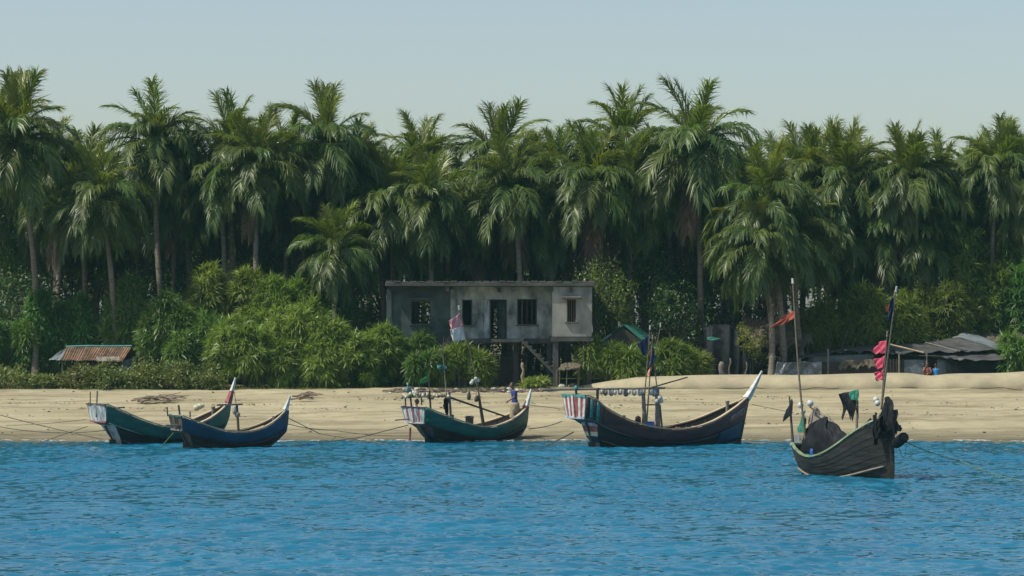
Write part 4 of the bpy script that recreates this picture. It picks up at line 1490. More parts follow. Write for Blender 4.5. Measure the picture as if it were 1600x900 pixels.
# ------------------------------------------------------------------ boats
class Boat:
    def __init__(self, name, label, px, wl, yaw, spec):
        self.d = FPX * CZ / (wl - HZ)
        o = P(px, wl, self.d)
        o.z = 0
        self.o, self.yaw, self.s = o, R(yaw), spec
        self.root = thing(name, label, 'fishing boat', o, self.yaw, 'wooden fishing boats')
        self.M = MATRIX[self.root.name]

    def pos(self, u, t, side=0, off=0.0):
        s = self.s
        zs, zk = ipl(s['sheer'], u), ipl(s['keel'], u)
        x0 = ipl(s['aft'], t) if False else float(np.interp(t, [a for a, _ in s['aft']], [b for _, b in s['aft']]))
        x1 = float(np.interp(t, [a for a, _ in s['fore']], [b for _, b in s['fore']]))
        e = ipl([(0, s.get('e0', .42)), (.2, .42), (.7, .5), (1, .95)], u)
        b = ipl(s['beam'], u) * (max(t, 0) ** e) + .015 + off
        return Vector((x0 + (x1 - x0) * u, -side * b, zk + (zs - zk) * t))

    def w(self, p):
        return self.M @ Vector(p)

    def depth(self, px):
        """distance of the boat's middle line on the line of sight through photo column px"""
        c, sn = math.cos(self.yaw), math.sin(self.yaw)
        k = (px - 800) / FPX
        # o.x + t*c = k*(o.y + t*sn)
        t = (k * self.o.y - self.o.x) / (c - k * sn)
        return self.o.y + t * sn

    def at(self, px, py, dd=0.0):
        return P(px, py, self.depth(px) + dd)

    def sheet(self, name, side, t0, t1, m, u0=0.0, u1=1.0, nu=36, nt=6, off=0.0, thick=.035, **pr):
        b = Bag().grid(lambda u, v: self.pos(u0 + (u1 - u0) * u, t0 + (t1 - t0) * v, side, off), nu, nt, flip=(side < 0))
        return build(name, b, m, self.root, smooth=True, local=True, solid=-thick if off else thick, **pr)

    def rail(self, name, side, t, r, m, u0=0.0, u1=1.0, off=0.0, n=40, dz=0):
        pts = [self.pos(u0 + (u1 - u0) * i / n, t, side, off) + Vector((0, 0, dz)) for i in range(n + 1)]
        return build(name, Bag().tube(pts, r, 6), m, self.root, local=True, smooth=True)

    def hull(self):
        s, root = self.s, self.root
        tk = s.get('tk', .58)
        if s.get('strakes'):
            ns = s['strakes']
            for side in (1, -1):
                for k in range(ns):
                    t0, t1 = k / ns, (k + 1) / ns - .006
                    b = Bag().grid(lambda u, v: self.pos(u, t0 + (t1 - t0) * v, side, .006 * (1 - v) + .002 * ((k * 7) % 3)), 36, 1, flip=(side < 0))
                    build('plank', b, s['mats']['hull'], root, local=True, solid=.03)
            for side in (1, -1):
                self.sheet('lining', side, .02, .97, s['mats']['inner'], off=-.05, thick=.02)
        else:
            def fn(u, v):
                q = (v - .5) * 2
                return self.pos(u, abs(q) * tk, 1 if q > 0 else -1)
            build('hull', Bag().grid(fn, 40, 20), s['mats']['hull'], root, smooth=True, local=True, solid=.04)
            for side in (1, -1):
                self.sheet('sheer_plank', side, tk - .02, 1, s['mats']['sheer'], off=.018, thick=.04)
                self.sheet('lining', side, tk - .1, .985, s['mats']['inner'], off=-.035, thick=.012, u0=.01)
                for ts_ in (.18, .34, .47):
                    self.rail('strake_edge', side, ts_, .013, M['wood_grey'] if ts_ == .18 else s['mats']['hull'], off=.006, u0=.02, u1=.98)
                if s['mats'].get('rub'):
                    self.rail('rubbing_strake', side, tk, .028, s['mats']['rub'], off=.03)
                if s['mats'].get('low'):
                    self.sheet('lower_band', side, tk - .12, tk - .03, s['mats']['low'], off=.008, thick=.016, nt=1)
        # gunwales: flat planks on edge of the sheer, wider forward
        for side in (1, -1):
            def gf(u, v):
                p = self.pos(u, 1, side, .035)
                wd = ipl(s.get('gun', [(0, .07), (.5, .08), (.75, .2), (1, .12)]), u)
                p.y += side * wd * v
                if abs(p.y) < .01 or p.y * side > 0:
                    p.y = -side * .01
                p.z += .02
                return p
            build('gunwale', Bag().grid(gf, 40, 1, flip=(side > 0)), s['mats']['gun'], root, local=True, solid=.05)
        # deck boards inside
        nb = 7
        for k in range(nb):
            u0, u1 = .12 + .76 * k / nb, .12 + .76 * (k + .93) / nb
            b = Bag()
            td = s.get('deck', .42)
            a, c = self.pos(u0, td, 1, -.06), self.pos(u1, td, 1, -.06)
            a2, c2 = self.pos(u0, td, -1, -.06), self.pos(u1, td, -1, -.06)
            build('deck_plank', b.add([a, c, c2, a2], [(0, 1, 2, 3)]), s['mats']['inner'], root, local=True, solid=.03)
        for k in range(9):
            u = .1 + .8 * k / 8
            for side in (1, -1):
                pts = [self.pos(u, .42 + .56 * i / 6, side, -.07) for i in range(7)]
                build('rib', Bag().tube(pts, .028, 5), s['mats']['rib'], root, local=True)
        for u in s.get('thwarts', (.3, .52, .74)):
            a, c = self.pos(u, .82, 1, -.05), self.pos(u, .82, -1, -.05)
            build('thwart', Bag().beam(a, c, .18, .04), s['mats']['gun'], root, local=True)
        # lower transom, overhanging counter, stern panel
        ts = s['tstern']
        def cap(t0, t1, n=8, dx=-.012):
            b = Bag()
            return b.grid(lambda u, v: self.pos(0, t0 + (t1 - t0) * u, 1 - 2 * v, 0) * 1 if False else self._cap(t0 + (t1 - t0) * u, 1 - 2 * v, dx), n, 8)
        for (t0, t1, m, lab) in s['transom']:
            build('transom_board', cap(t0, t1), m, root, local=True, solid=.03)
        build('counter', cap(ts[0], ts[1], 2), s['mats']['counter'], root, local=True, solid=.03)
        nb = len(s['boards'])
        for k, m in enumerate(s['boards']):
            b = Bag()
            q0, q1 = 1 - 2 * k / nb, 1 - 2 * (k + .96) / nb
            b.grid(lambda u, v: self._cap(ts[1] + (1 - ts[1]) * u, q0 + (q1 - q0) * v, -.02 - .006 * (k % 2)), 1, 1)
            build('stern_board', b, m, root, local=True, solid=.03)
        for t, m in ((1.0, s['mats']['top']), (ts[1], s['mats']['bot'])):
            build('stern_rail', Bag().beam(self._cap(t, 1.03, -.03), self._cap(t, -1.03, -.03), .07, s.get('railh', .07)), m, root, local=True)
        # rudder
        a = self._cap(s.get('rud', .5), 0, -.10)
        c = self._cap(0.02, 0, -.10)
        c.z = min(-.15, c.z)
        ru = build('rudder', Bag().beam(a, c, .07, .07), M['wood_dark'], root, local=True)
        build('blade', Bag().box((c.x - .18, 0, -.05), (.3, .035, .5)), M['wood_dark'], ru, local=True)
        # stem and raised prow
        pts = [self.pos(1, t, 0) + Vector((.02, 0, 0)) for t in (0, .15, .3, .5, .7, .85, 1.0)]
        build('stem', Bag().tube(pts, [.05, .055, .06, .06, .06, .07, .08], 6), s['mats']['stem'], root, local=True, smooth=True)
        if s.get('prow'):
            self.prow(*s['prow'])
        if s.get('bitt'):
            for u, q, h in s['bitt']:
                p = self.pos(u, .95, 1)
                p.y *= q
                bt = build('bitt', Bag().tube([p + Vector((0, 0, -.4)), p + Vector((0, 0, h))], [.07, .075], 7), M['wood_grey'], root, local=True)
                build('bitt_head', Bag().tube([p + Vector((0, 0, h)), p + Vector((0, 0, h + .07))], .095, 7), M['wood_grey'], bt, local=True)

    def _cap(self, t, q, dx):
        p = self.pos(0, t, 1)
        return Vector((p.x + dx + .05 * (1 - abs(q)) * -1, p.y * q, p.z))

    def prow(self, L, rise, w0, w1, th, segs):
        """tapered raking prow; segs = [(from, to, top material)] along its length"""
        base = self.pos(1, 1, 0) + Vector((-.12, 0, .03))
        for k, (a, c, mt) in enumerate(segs):
            b = Bag()
            rows = []
            for i in range(7):
                f = a + (c - a) * i / 6
                x = L * f
                z = rise * f ** 1.12
                wd = w0 + (w1 - w0) * f
                h = th * (1 - .75 * f)
                sl = math.atan2(rise, L)
                nx, nz = -math.sin(sl), math.cos(sl)
                c0 = base + Vector((x, 0, z))
                lo = c0 - Vector((nx, 0, nz)) * h
                rows.append([c0 + Vector((nx * .02, wd, nz * .02)), c0 - Vector((-nx * .02, wd, -nz * .02)), lo - Vector((0, wd * .55, 0)), lo + Vector((0, wd * .55, 0))])
            vs = [p for r_ in rows for p in r_]
            fs, mi = [], []
            for i in range(6):
                for j in range(4):
                    j2 = (j + 1) % 4
                    fs.append((i * 4 + j, i * 4 + j2, (i + 1) * 4 + j2, (i + 1) * 4 + j))
                    mi.append(0 if j in (0, 1, 3) else 1)
            fs += [(3, 2, 1, 0), (24, 25, 26, 27)]
            mi += [0, 0]
            b.v, b.f, b.m = [tuple(p) for p in vs], fs, mi
            build('prow', b, [mt, self.s['mats']['stem']], self.root, local=True)

    def pole(self, name, a, b, r, m, parts=None, n=5, bend=0.0, r1=None):
        """pole from pixel a to pixel b on the boat's middle line, as a part"""
        p, q = self.at(*a), self.at(*b)
        pts = [p.lerp(q, i / n) + Vector((bend * math.sin(math.pi * i / n), 0, 0)) for i in range(n + 1)]
        return build(name, Bag().tube(pts, [r + ((r1 or r) - r) * i / n for i in range(n + 1)], 7), m, self.root)


def cloth(name, corners, m, parent=None, wav=.06, nu=14, nv=12, rag=0.0, seed=1, thick=.006, **pr):
    a, b, c, d = map(Vector, corners)
    n = (b - a).cross(d - a).normalized()
    r = random.Random(seed)
    p0, p1 = r.uniform(0, 6), r.uniform(0, 6)

    def fn(u, v):
        p = a.lerp(b, u).lerp(d.lerp(c, u), v)
        p += n * wav * (math.sin(u * 8 + v * 3 + p0) + .5 * math.sin(u * 15 - v * 5 + p1)) * (.25 + .75 * max(u, v))
        if rag:
            p.z += rag * v * math.sin(u * 19 + p1)
        return p
    return build(name, Bag().grid(fn, nu, nv), m, parent, solid=thick, smooth=True, **pr)


def float_ball(p, r, label, group, m='float', sq=(1, 1, 1.25), name='fishing_float', cat='float'):
    o = build(name, Bag().ball((0, 0, 0), r, 10, 7, sq=sq), M[m], smooth=True)
    o.location = p
    return set_props(o, label, cat, group)


def drum(p, r, h, m, label, name='plastic_drum', cat='drum'):
    t = thing(name, label, cat, p)
    p = Vector(p)
    build('body', Bag().tube([p, p + Vector((0, 0, h * .08)), p + Vector((0, 0, h * .5)), p + Vector((0, 0, h * .92)), p + Vector((0, 0, h))], [r * .92, r, r * 1.03, r, r * .9], 14), M[m], t, smooth=True)
    build('rim', Bag().tube([p + Vector((0, 0, h)), p + Vector((0, 0, h + .03))], r * .94, 14), M[m], t)
    return t


def rope(pts, label, r=.02, m='rope', sag=0.0, n=18):
    pts = [Vector(p) for p in pts]
    out = []
    for a, b in zip(pts, pts[1:]):
        for i in range(n):
            q = a.lerp(b, i / n)
            q.z -= sag * 4 * (i / n) * (1 - i / n)
            out.append(q)
    out.append(pts[-1])
    o = build('mooring_rope', Bag().tube(out, r, 5), M[m], origin=out[0])
    return set_props(o, label, 'rope', 'mooring ropes')


def flagpole(bt, a, b, r, label, m='bamboo', tip='float', bend=0.0, dd=0.0, n=8):
    p, q = bt.at(a[0], a[1], dd), bt.at(b[0], b[1], dd)
    t = thing('flagpole', label, 'flagpole', p)
    pts = [p.lerp(q, i / n) + Vector((bend * math.sin(math.pi * i / n), 0, 0)) for i in range(n + 1)]
    build('pole', Bag().tube(pts, [r * (1 - .45 * i / n) for i in range(n + 1)], 7), M[m], t)
    if tip:
        build('tip', Bag().tube([q, q + (q - p).normalized() * .18], [r * 1.1, r * .9], 7), M[tip], t)
    return t, p, q


STD_BEAM = [(0, .62), (.12, .72), (.35, .88), (.55, .9), (.75, .72), (.9, .38), (1, .02)]


def scale_beam(k, a=1.0):
    return [(u, b * k * (a if u < .05 else 1)) for u, b in STD_BEAM]


TS = (.52, .6)

# ---- leftmost boat: green sides, white stern panel, red and white prow
b1 = Boat('fishing_boat', 'green sided boat with pale stern panel, farthest left of the moored boats', 176, 694, 33, dict(
    sheer=[(0, 1.66), (.12, 1.36), (.3, .92), (.45, .68), (.6, .66), (.75, .86), (.88, 1.2), (1, 1.62)],
    keel=[(0, -.12), (.2, -.35), (.6, -.4), (1, -.2)],
    beam=[(0, .88), (.12, .9), (.35, .95), (.55, .92), (.75, .74), (.9, .4), (1, .02)], aft=[(0, .35), (.25, .08), (.52, -.22), (.6, -.62), (1, -.72)], fore=[(0, 4.2), (.35, 5.1), (.7, 5.35), (1, 5.4)],
    tstern=TS, transom=[(.02, .30, M['white_dirty'], ''), (.305, .52, M['white_dirty'], '')],
    boards=[M['paleblue'], M['white_dirty'], M['paleblue'], M['white_dirty'], M['paleblue'], M['white_dirty']],
    mats=dict(hull=M['tar'], sheer=M['green'], inner=M['wood_grey'], rib=M['wood_dark'], gun=M['wood_tan'], rub=M['white_dirty'], counter=M['maroon'], top=M['wood_dark'], bot=M['red'], stem=M['teal'], low=None),
    prow=(.42, 1.05, .17, .03, .2, [(0, .5, M['red']), (.505, 1, M['white'])]), bitt=[(.9, -.7, .22)]))
b1.hull()
b1.pole('pole', (141, 634), (141, 612), .025, M['bamboo'])
b1.pole('pole', (150, 652), (152, 611), .035, M['wood_grey'])
b1.pole('peg', (203, 658), (204, 647), .06, M['wood_dark'])
b1.pole('tiller', (176, 638), (195, 636.5), .03, M['wood_dark'])
b1.pole('hook', (232, 668), (236, 662), .025, M['wood_dark'])
drum(b1.at(221, 673), .17, .36, 'bluedrum', 'blue plastic drum standing in the leftmost green boat')
for i, (px, py, r2) in enumerate(((307, 637, .14), (312, 635, .13), (316, 634, .1))):
    float_ball(b1.at(px, py, .4), r2, 'cream float clustered on the far gunwale of the leftmost boat', 'cream floats on the leftmost boat', 'cream', (1, 1, 1))

# ---- blue boat overlapping it
b2 = Boat('fishing_boat', 'small blue sided boat with dark stern overlapping the leftmost green boat', 293, 699.5, 24, dict(
    sheer=[(0, 1.28), (.12, 1.06), (.3, .76), (.45, .62), (.58, .60), (.72, .72), (.86, 1.0), (1, 1.45)],
    keel=[(0, -.10), (.2, -.32), (.6, -.36), (1, -.25)],
    beam=[(0, .86), (.12, .86), (.35, .88), (.55, .84), (.75, .66), (.9, .34), (1, .02)], aft=[(0, .3), (.25, .02), (.52, -.12), (.6, -.42), (1, -.5)], fore=[(0, 3.1), (.45, 4.12), (.7, 4.2), (1, 4.22)],
    tstern=TS, transom=[(.02, .52, M['wood_dark'], '')], boards=[M['wood_dark'], M['tar_grey'], M['wood_dark'], M['tar_grey']],
    mats=dict(hull=M['tar'], sheer=M['blue'], inner=M['wood_grey'], rib=M['wood_dark'], gun=M['wood_tan'], rub=M['maroon'], counter=M['tar'], top=M['green'], bot=M['wood_grey'], stem=M['blue'], low=M['maroon']),
    prow=(.26, .56, .15, .03, .16, [(0, 1, M['white'])]), bitt=[(.9, -.6, .1)], gun=[(0, .05), (.5, .06), (.75, .16), (1, .1)]))
b2.hull()
b2.pole('pole', (262, 650), (261, 636), .03, M['wood_dark'])
b2.pole('pole', (281, 648), (279, 633), .04, M['wood_dark'])
b2.pole('pole', (297, 652), (297, 643), .03, M['wood_dark'])
build('platform_board', Bag().beam(b2.at(258, 664.5, -.5), b2.at(287, 664, -.5), .22, .06), M['wood_grey'], b2.root)
b2.pole('mast', (373, 678), (370, 631), .055, M['wood_dark'], r1=.05)
build('crossbar', Bag().beam(b2.at(339, 633, -.05), b2.at(379, 631.5, -.05), .07, .07), M['wood_grey'], b2.root)
b2.pole('stick', (369, 632), (366, 612), .014, M['bamboo'])
float_ball(b2.at(366, 641, -.1), .085, 'white bottle float hanging from the crossbar of the blue boat', None, 'float', (1, 1, 2.2))
float_ball(b2.at(371, 648, -.12), .11, 'grey round float tied to the mast of the blue boat', None, 'wood_grey', (1, 1, 1.2))
for i in range(4):
    b2.pole('loose_board', (386 + i * 5, 675 - i), (403 + i * 3, 669 - i * 1.2), .03, M['wood_tan'])

# ---- green boat in the middle with the man
b3 = Boat('fishing_boat', 'green sided boat in the middle carrying a standing man and a pale pink flag', 672, 691, 33, dict(
    sheer=[(0, 1.48), (.1, 1.28), (.28, .92), (.44, .66), (.58, .60), (.72, .74), (.86, 1.0), (1, 1.36)],
    keel=[(0, -.12), (.2, -.34), (.6, -.38), (1, -.2)],
    beam=[(0, .88), (.12, .9), (.35, .96), (.55, .92), (.75, .74), (.9, .4), (1, .02)], aft=[(0, .25), (.25, -.1), (.52, -.35), (.6, -.72), (1, -.82)], fore=[(0, 4.0), (.4, 4.75), (.7, 4.84), (1, 4.86)],
    tstern=TS, transom=[(.02, .36, M['navy'], ''), (.365, .52, M['maroon'], '')],
    boards=[M['paleblue'], M['white_dirty'], M['red'], M['white_dirty'], M['paleblue'], M['red'], M['white_dirty'], M['paleblue'], M['red'], M['white_dirty'], M['paleblue']],
    mats=dict(hull=M['tar'], sheer=M['green'], inner=M['wood_grey'], rib=M['wood_dark'], gun=M['wood_tan'], rub=M['maroon'], counter=M['navy'], top=M['navy'], bot=M['white_dirty'], stem=M['wood_grey'], low=M['maroon']),
    prow=(.34, .78, .17, .03, .18, [(0, .12, M['red']), (.125, 1, M['white'])]), bitt=[(.88, .1, .16), (.94, -.5, .1)]))
b3.hull()
for px0, py0, px1, py1, r2 in ((634, 636, 633, 617, .035), (643, 635, 641, 617, .04), (659, 633, 658, 618, .03), (673, 640, 671, 610, .045)):
    b3.pole('canopy_post', (px0, py0), (px1, py1), r2, M['wood_dark'])
b3.pole('canopy_pole', (628, 621), (702, 619), .025, M['bamboo'])
b3.pole('mast', (699, 655), (697, 621), .06, M['wood_dark'])
b3.pole('mast', (705, 658), (702, 612), .055, M['wood_grey'])
b3.pole('mast', (755, 666), (748, 617), .06, M['wood_dark'])
b3.pole('stay', (757, 666), (752, 642), .04, M['wood_dark'])
b3.pole('boom', (700, 620), (802, 655), .05, M['wood_dark'], r1=.035)
b3.pole('peg', (707, 657), (707, 648), .07, M['wood_dark'])
b3.pole('steering_stick', (617, 656.5), (640, 654.5), .03, M['wood_grey'])
b3.pole('side_rudder', (641, 668), (640, 688), .05, M['red'])
rr3 = random.Random(31)
for i in range(34):
    px = 628 + i * 2.2
    float_ball(b3.at(px, 621 - 4.5 * rr3.random() - (5 if 640 < px < 664 else 0) * rr3.random(), rr3.uniform(-.3, .3)), rr3.uniform(.045, .075), 'small brown or white float on the canopy pole of the middle boat',
               'small floats on the canopy pole of the middle boat', rr3.choice(('float', 'deadwood', 'deadwood', 'cream')), (1, 1, 1.2))
t, p, q = flagpole(b3, (672, 640), (670, 585), .028, 'thin pole near the stern of the middle boat with a small green flag', tip=None)
cloth('flag', (b3.at(670.3, 586), b3.at(657, 593), b3.at(658, 600), b3.at(671, 596)), M['flag_green'], t, wav=.04, seed=3)
dsk = [b3.at(664.5 + 2.3 * math.cos(a), 593.5 + 2.3 * math.sin(a), -.10) for a in [i * .5236 for i in range(12)]]
build('disc', Bag().add(dsk, [tuple(range(12))]), M['flag_red'], t, solid=.01, label='red disc of the green flag')
t, p, q = flagpole(b3, (757, 666), (718, 484), .042, 'long leaning pole of the middle boat with a pale pink and white flag', tip='white', bend=.08)
f0, f1, f2 = b3.at(719.5, 489), b3.at(723.5, 509), b3.at(727.5, 531)
cloth('flag', (f0, b3.at(702, 502, .1), b3.at(704, 515, .1), f1), M['flag_pale'], t, wav=.07, seed=5)
cloth('flag_lower_half', (f1, b3.at(704, 515, .1), b3.at(706.5, 534, .1), f2), M['flag_white'], t, wav=.07, seed=5)
for i, (px, py, r2) in enumerate(((736.5, 598.5, .075), (738.5, 595.5, .075), (743.5, 592, .08), (746.5, 594.5, .075))):
    float_ball(b3.at(px, py, -.12), r2, ('lowest', 'third highest', 'topmost', 'second highest')[i] + ' whitish float tied half way up the leaning flag pole', 'floats on the leaning flag pole', 'float', (1.1, 1, 1.1))
t, p, q = flagpole(b3, (698, 620), (691, 541), .03, 'twiggy pole of the middle boat with a teal rag', tip=None, m='wood_grey')
for k in range(9):
    a = k * .7
    e = q + Vector((.45 * math.cos(a), .2 * math.sin(a), .35 + .12 * (k % 3) - .1))
    build('twig', Bag().tube([q + Vector((0, 0, -.12 * (k % 4))), e], [.014, .006], 5), M['wood_dark'], t)
cloth('rag', (b3.at(684, 570), b3.at(698, 572), b3.at(697, 577), b3.at(683, 576)), M['teal'], t, wav=.05, seed=8)
for px, py, h in ((637.5, 614, 13), (641.5, 614, 7)):
    t = thing('bottle', 'slim teal bottle upside down on the stern post of the middle boat' if h > 10 else 'short teal bottle beside the slim one on the stern of the middle boat', 'bottle', b3.at(px, py))
    a, c = b3.at(px, py), b3.at(px - .5, py - h)
    build('body', Bag().tube([a, a.lerp(c, .55), a.lerp(c, .7), c], [.065, .065, .03, .03], 8), M['teal'], t, smooth=True)
    build('cap', Bag().tube([c, c + Vector((0, 0, .09))], [.05, .045], 7), M['float'], t)
set_props(cloth('hanging_cloth', (b3.at(694, 622, -.1), b3.at(700, 622, -.1), b3.at(701, 646, -.1), b3.at(695, 643, -.1)), M['black_cloth'], wav=.05, rag=.1, seed=9), 'dark cloth hanging from the mast of the middle boat', 'cloth')
set_props(cloth('hanging_cloth', (b3.at(693, 625, -.14), b3.at(696, 624, -.14), b3.at(696, 638, -.14), b3.at(692.5, 636, -.14)), M['black_cloth'], wav=.04, rag=.1, seed=10), 'narrow dark rag left of the dark cloth on the middle boat', 'cloth')
for px, py, h, m, lab in ((733, 611, 14, 'wood_dark', 'dark bag hanging between the masts of the middle boat'), (744.5, 618, 10, 'wood_dark', 'narrow dark bag hanging beside the leaning mast of the middle boat')):
    a, c = b3.at(px, py), b3.at(px - .5, py + h)
    o = build('bag', Bag().tube([a, a.lerp(c, .3), a.lerp(c, .75), c], [.04, .07, .09, .05], 8), M[m], origin=a, smooth=True)
    set_props(o, lab, 'bag')
    rope([a, a + Vector((0, 0, .16))], 'short cord holding the ' + lab.split(' hanging')[0] + ' on the middle boat', .008)
# dark engine box
bx = thing('engine_box', 'dark wooden box standing amidships in the middle boat', 'box', b3.at(733, 670))
build('box', Bag().box(b3.at(733.5, 660), (.34, .34, .56)), M['wood_dark'], bx, bevel=.02)
build('lid', Bag().box(b3.at(733.5, 652.3), (.38, .38, .04)), M['wood_dark'], bx)


def drape(name, fn, m, nu=20, nv=16, **pr):
    return set_props(build(name, Bag().grid(fn, nu, nv), m, smooth=True, solid=.015), **pr)


def green_drape(u, v):
    px = 663 + 15 * u + 2 * math.sin(v * 5)
    p = b3.at(px, 639 + 2.5 * u * u * 2 - 3 * math.sin(math.pi * u), -.55).lerp(b3.at(px + 2, 655 + 3 * math.sin(u * 6), -.95), v)
    return p + Vector((0, -.16 * math.sin(math.pi * v) + .03 * math.sin(u * 14), 0))


drape('green_net', green_drape, M['flag_green'], label='bright green net draped over the stern corner of the middle boat', cat='net')

# ---- big dark boat with the striped stern box
stripes = [M['white'], M['red'], M['white'], M['red'], M['red'], M['white'], M['red'], M['white'], M['red'], M['white']]
b4 = Boat('fishing_boat', 'largest dark boat with red and white striped box stern and long white prow', 924, 698, 27, dict(
    sheer=[(0, 2.08), (.05, 1.95), (.1, 1.62), (.22, 1.12), (.36, .78), (.5, .66), (.62, .72), (.75, .98), (.88, 1.42), (1, 1.88)],
    keel=[(0, -.12), (.2, -.36), (.6, -.42), (1, -.25)],
    beam=[(0, .96), (.08, .98), (.3, 1.08), (.5, 1.08), (.7, .92), (.88, .5), (1, .02)], aft=[(0, .35), (.25, .02), (.5, -.1), (.6, -.72), (1, -.78)], fore=[(0, 6.95), (.3, 7.08), (.7, 7.27), (1, 7.4)],
    tstern=(.5, .6), transom=[(.02, .13, M['wood_grey'], ''), (.133, .25, M['blue'], ''), (.253, .33, M['cream'], ''), (.333, .44, M['red'], ''), (.443, .5, M['paleblue'], '')],
    boards=stripes,
    mats=dict(hull=M['tar'], sheer=M['maroon'], inner=M['wood_dark'], rib=M['wood_dark'], gun=M['wood_tan'], rub=M['wood_grey'], counter=M['navy'], top=M['teal'], bot=M['paleblue'], stem=M['wood_dark'], low=M['navy']),
    prow=(.82, 1.1, .2, .03, .22, [(0, 1, M['white'])]), bitt=[(.9, -.55, .3), (.955, .2, .1)], railh=.1, e0=.5))
b4.hull()
for k, (u0, m) in enumerate(((.0, 'maroon'), (.022, 'teal'), (.044, 'maroon'), (.058, 'teal'), (.08, 'maroon'))):
    for side in (1, -1):
        b4.sheet('side_board', side, .63, .98, M[m], u0=u0 + .001, u1=u0 + .018, nu=2, nt=1, off=.05 + .006 * (k % 2), thick=.02)
build('lettering', Bag(), M['red'], b4.root) if False else None
# worn lettering on the bow: red band with pale broken strokes that cannot be read
b4.sheet('name_band', 1, .70, .80, M['red'], u0=.86, u1=.985, nu=10, nt=1, off=.064, thick=.008)
rl = random.Random(6)
bl = Bag()
for i in range(22):
    u = .868 + .112 * i / 22
    a = b4.pos(u, .80 + rl.uniform(0, .02), 1, .078)
    c = b4.pos(u + rl.uniform(-.004, .006), .86 + rl.uniform(0, .03), 1, .078)
    bl.tube([a, c], .011, 4)
build('lettering', bl, M['white_dirty'], b4.root, local=True, kind='stuff', label='worn pale lettering, too small to read')
b4.sheet('bow_panel', 1, .2, .62, M['blue'], u0=.80, u1=.985, nu=10, nt=4, off=.03, thick=.02)
b4.pole('roof_post', (901, 622), (900, 607), .05, M['wood_dark'])
b4.pole('roof_post', (933, 640), (934, 606), .06, M['wood_dark'])
b4.pole('mast', (1008, 672), (1005, 610), .10, M['wood_grey'], r1=.075)
b4.pole('mast', (1028, 672), (1027, 607), .12, M['wood_grey'], r1=.09)
b4.pole('stay', (1035, 672), (1031, 632), .04, M['bamboo'])
b4.pole('cross_stick', (1005, 633), (1028, 632), .03, M['bamboo'])
b4.pole('peg', (975, 662), (975, 649), .07, M['wood_dark'])
b4.pole('long_pole', (846, 609), (1039, 606.5), .05, M['wood_grey'], r1=.04, n=8)
b4.pole('oar', (1018, 605.5), (1074, 589.5), .03, M['wood_dark'])
for i, px in enumerate((940, 946, 955, 961, 969, 978, 983, 991, 1000, 1006, 1017, 1022)):
    float_ball(b4.at(px, 612.5 + (i % 2), (i % 3 - 1) * .06), .075 + .025 * (i % 3), '%s float from the left under the long pole of the striped stern boat' % ORD[i],
               'floats hanging under the long pole', ('float', 'wood_grey', 'float', 'float')[i % 4], (1, 1, 1.35))
for i, (px, py, r2) in enumerate(((1031, 622, .11), (1033, 626, .1), (1026, 627, .09))):
    float_ball(b4.at(px, py, -.18), r2, 'white float tied to the thick mast of the striped stern boat', 'floats tied to the thick mast', 'float', (1, 1, 1.1))
o = float_ball(b4.at(900, 606, 0), .08, 'teal float on top of the stern post of the striped stern boat', None, 'teal')
t, p, q = flagpole(b4, (1003, 672), (1015.5, 515), .035, 'left pole of the striped stern boat with a wide navy flag', tip='float')
cloth('flag', (b4.at(1014.5, 522), b4.at(996, 537, .15), b4.at(1005, 557, .15), b4.at(1012.5, 549)), M['flag_navy'], t, wav=.06, seed=11)
t, p, q = flagpole(b4, (1010, 668), (1019.5, 530), .035, 'middle pole of the striped stern boat with a drooping navy flag', tip='wood_grey', dd=-.1)
cloth('flag', (b4.at(1019.5, 537, -.1), b4.at(1025, 560, -.1), b4.at(1011, 577, -.1), b4.at(1016.5, 565, -.1)), M['flag_navy'], t, wav=.05, seed=12)
cloth('rag', (b4.at(1016, 548, .1), b4.at(1010, 552, .1), b4.at(1012, 557, .1), b4.at(1017, 555, .1)), M['cloth_orange'], t, wav=.05, seed=13)
cloth('rag', (b4.at(1019, 573, -.16), b4.at(1015, 574, -.16), b4.at(1011, 590, -.16), b4.at(1015, 586, -.16)), M['cloth_orange'], t, wav=.05, seed=14)
t, p, q = flagpole(b4, (1029, 620), (1032, 511), .03, 'bare kinked pole of the striped stern boat right of its navy flags', tip='float', bend=-.18)
drum(b4.at(1014.5, 675), .22, .40, 'bluedrum', 'blue drum amidships in the striped stern boat')
o = build('jerrycan', Bag().tube([b4.at(997, 668), b4.at(997, 663), b4.at(997, 660), b4.at(997, 652), b4.at(998, 650)], [.03, .03, .13, .12, .04], 9), M['maroon'], origin=b4.at(997, 668), smooth=True)
set_props(o, 'dark red container hung on a stick in the striped stern boat', 'container')


def red_heap(u, v):
    p = b4.at(1050 + 17 * u, 674, -.2 + .5 * v)
    return p + Vector((0, 0, .16 * math.sin(math.pi * u) ** .6 * math.sin(math.pi * v) ** .6 + .02 * math.sin(u * 19) + .02 * math.sin(v * 13 + u * 5)))


drape('cloth_heap', red_heap, M['cloth_orange'], label='crumpled faded orange cloth on the gunwale of the striped stern boat', cat='cloth')


def curved_cloth(u, v):
    px = 937 + 16 * u
    return b4.at(px, 640 + 7 * u ** 1.5, -.95) + Vector((0, -.1 + .2 * v, .06 * math.sin(math.pi * u)))


drape('rolled_mat', curved_cloth, M['wood_dark'], label='dark mat laid along the gunwale behind the striped stern box', cat='mat')

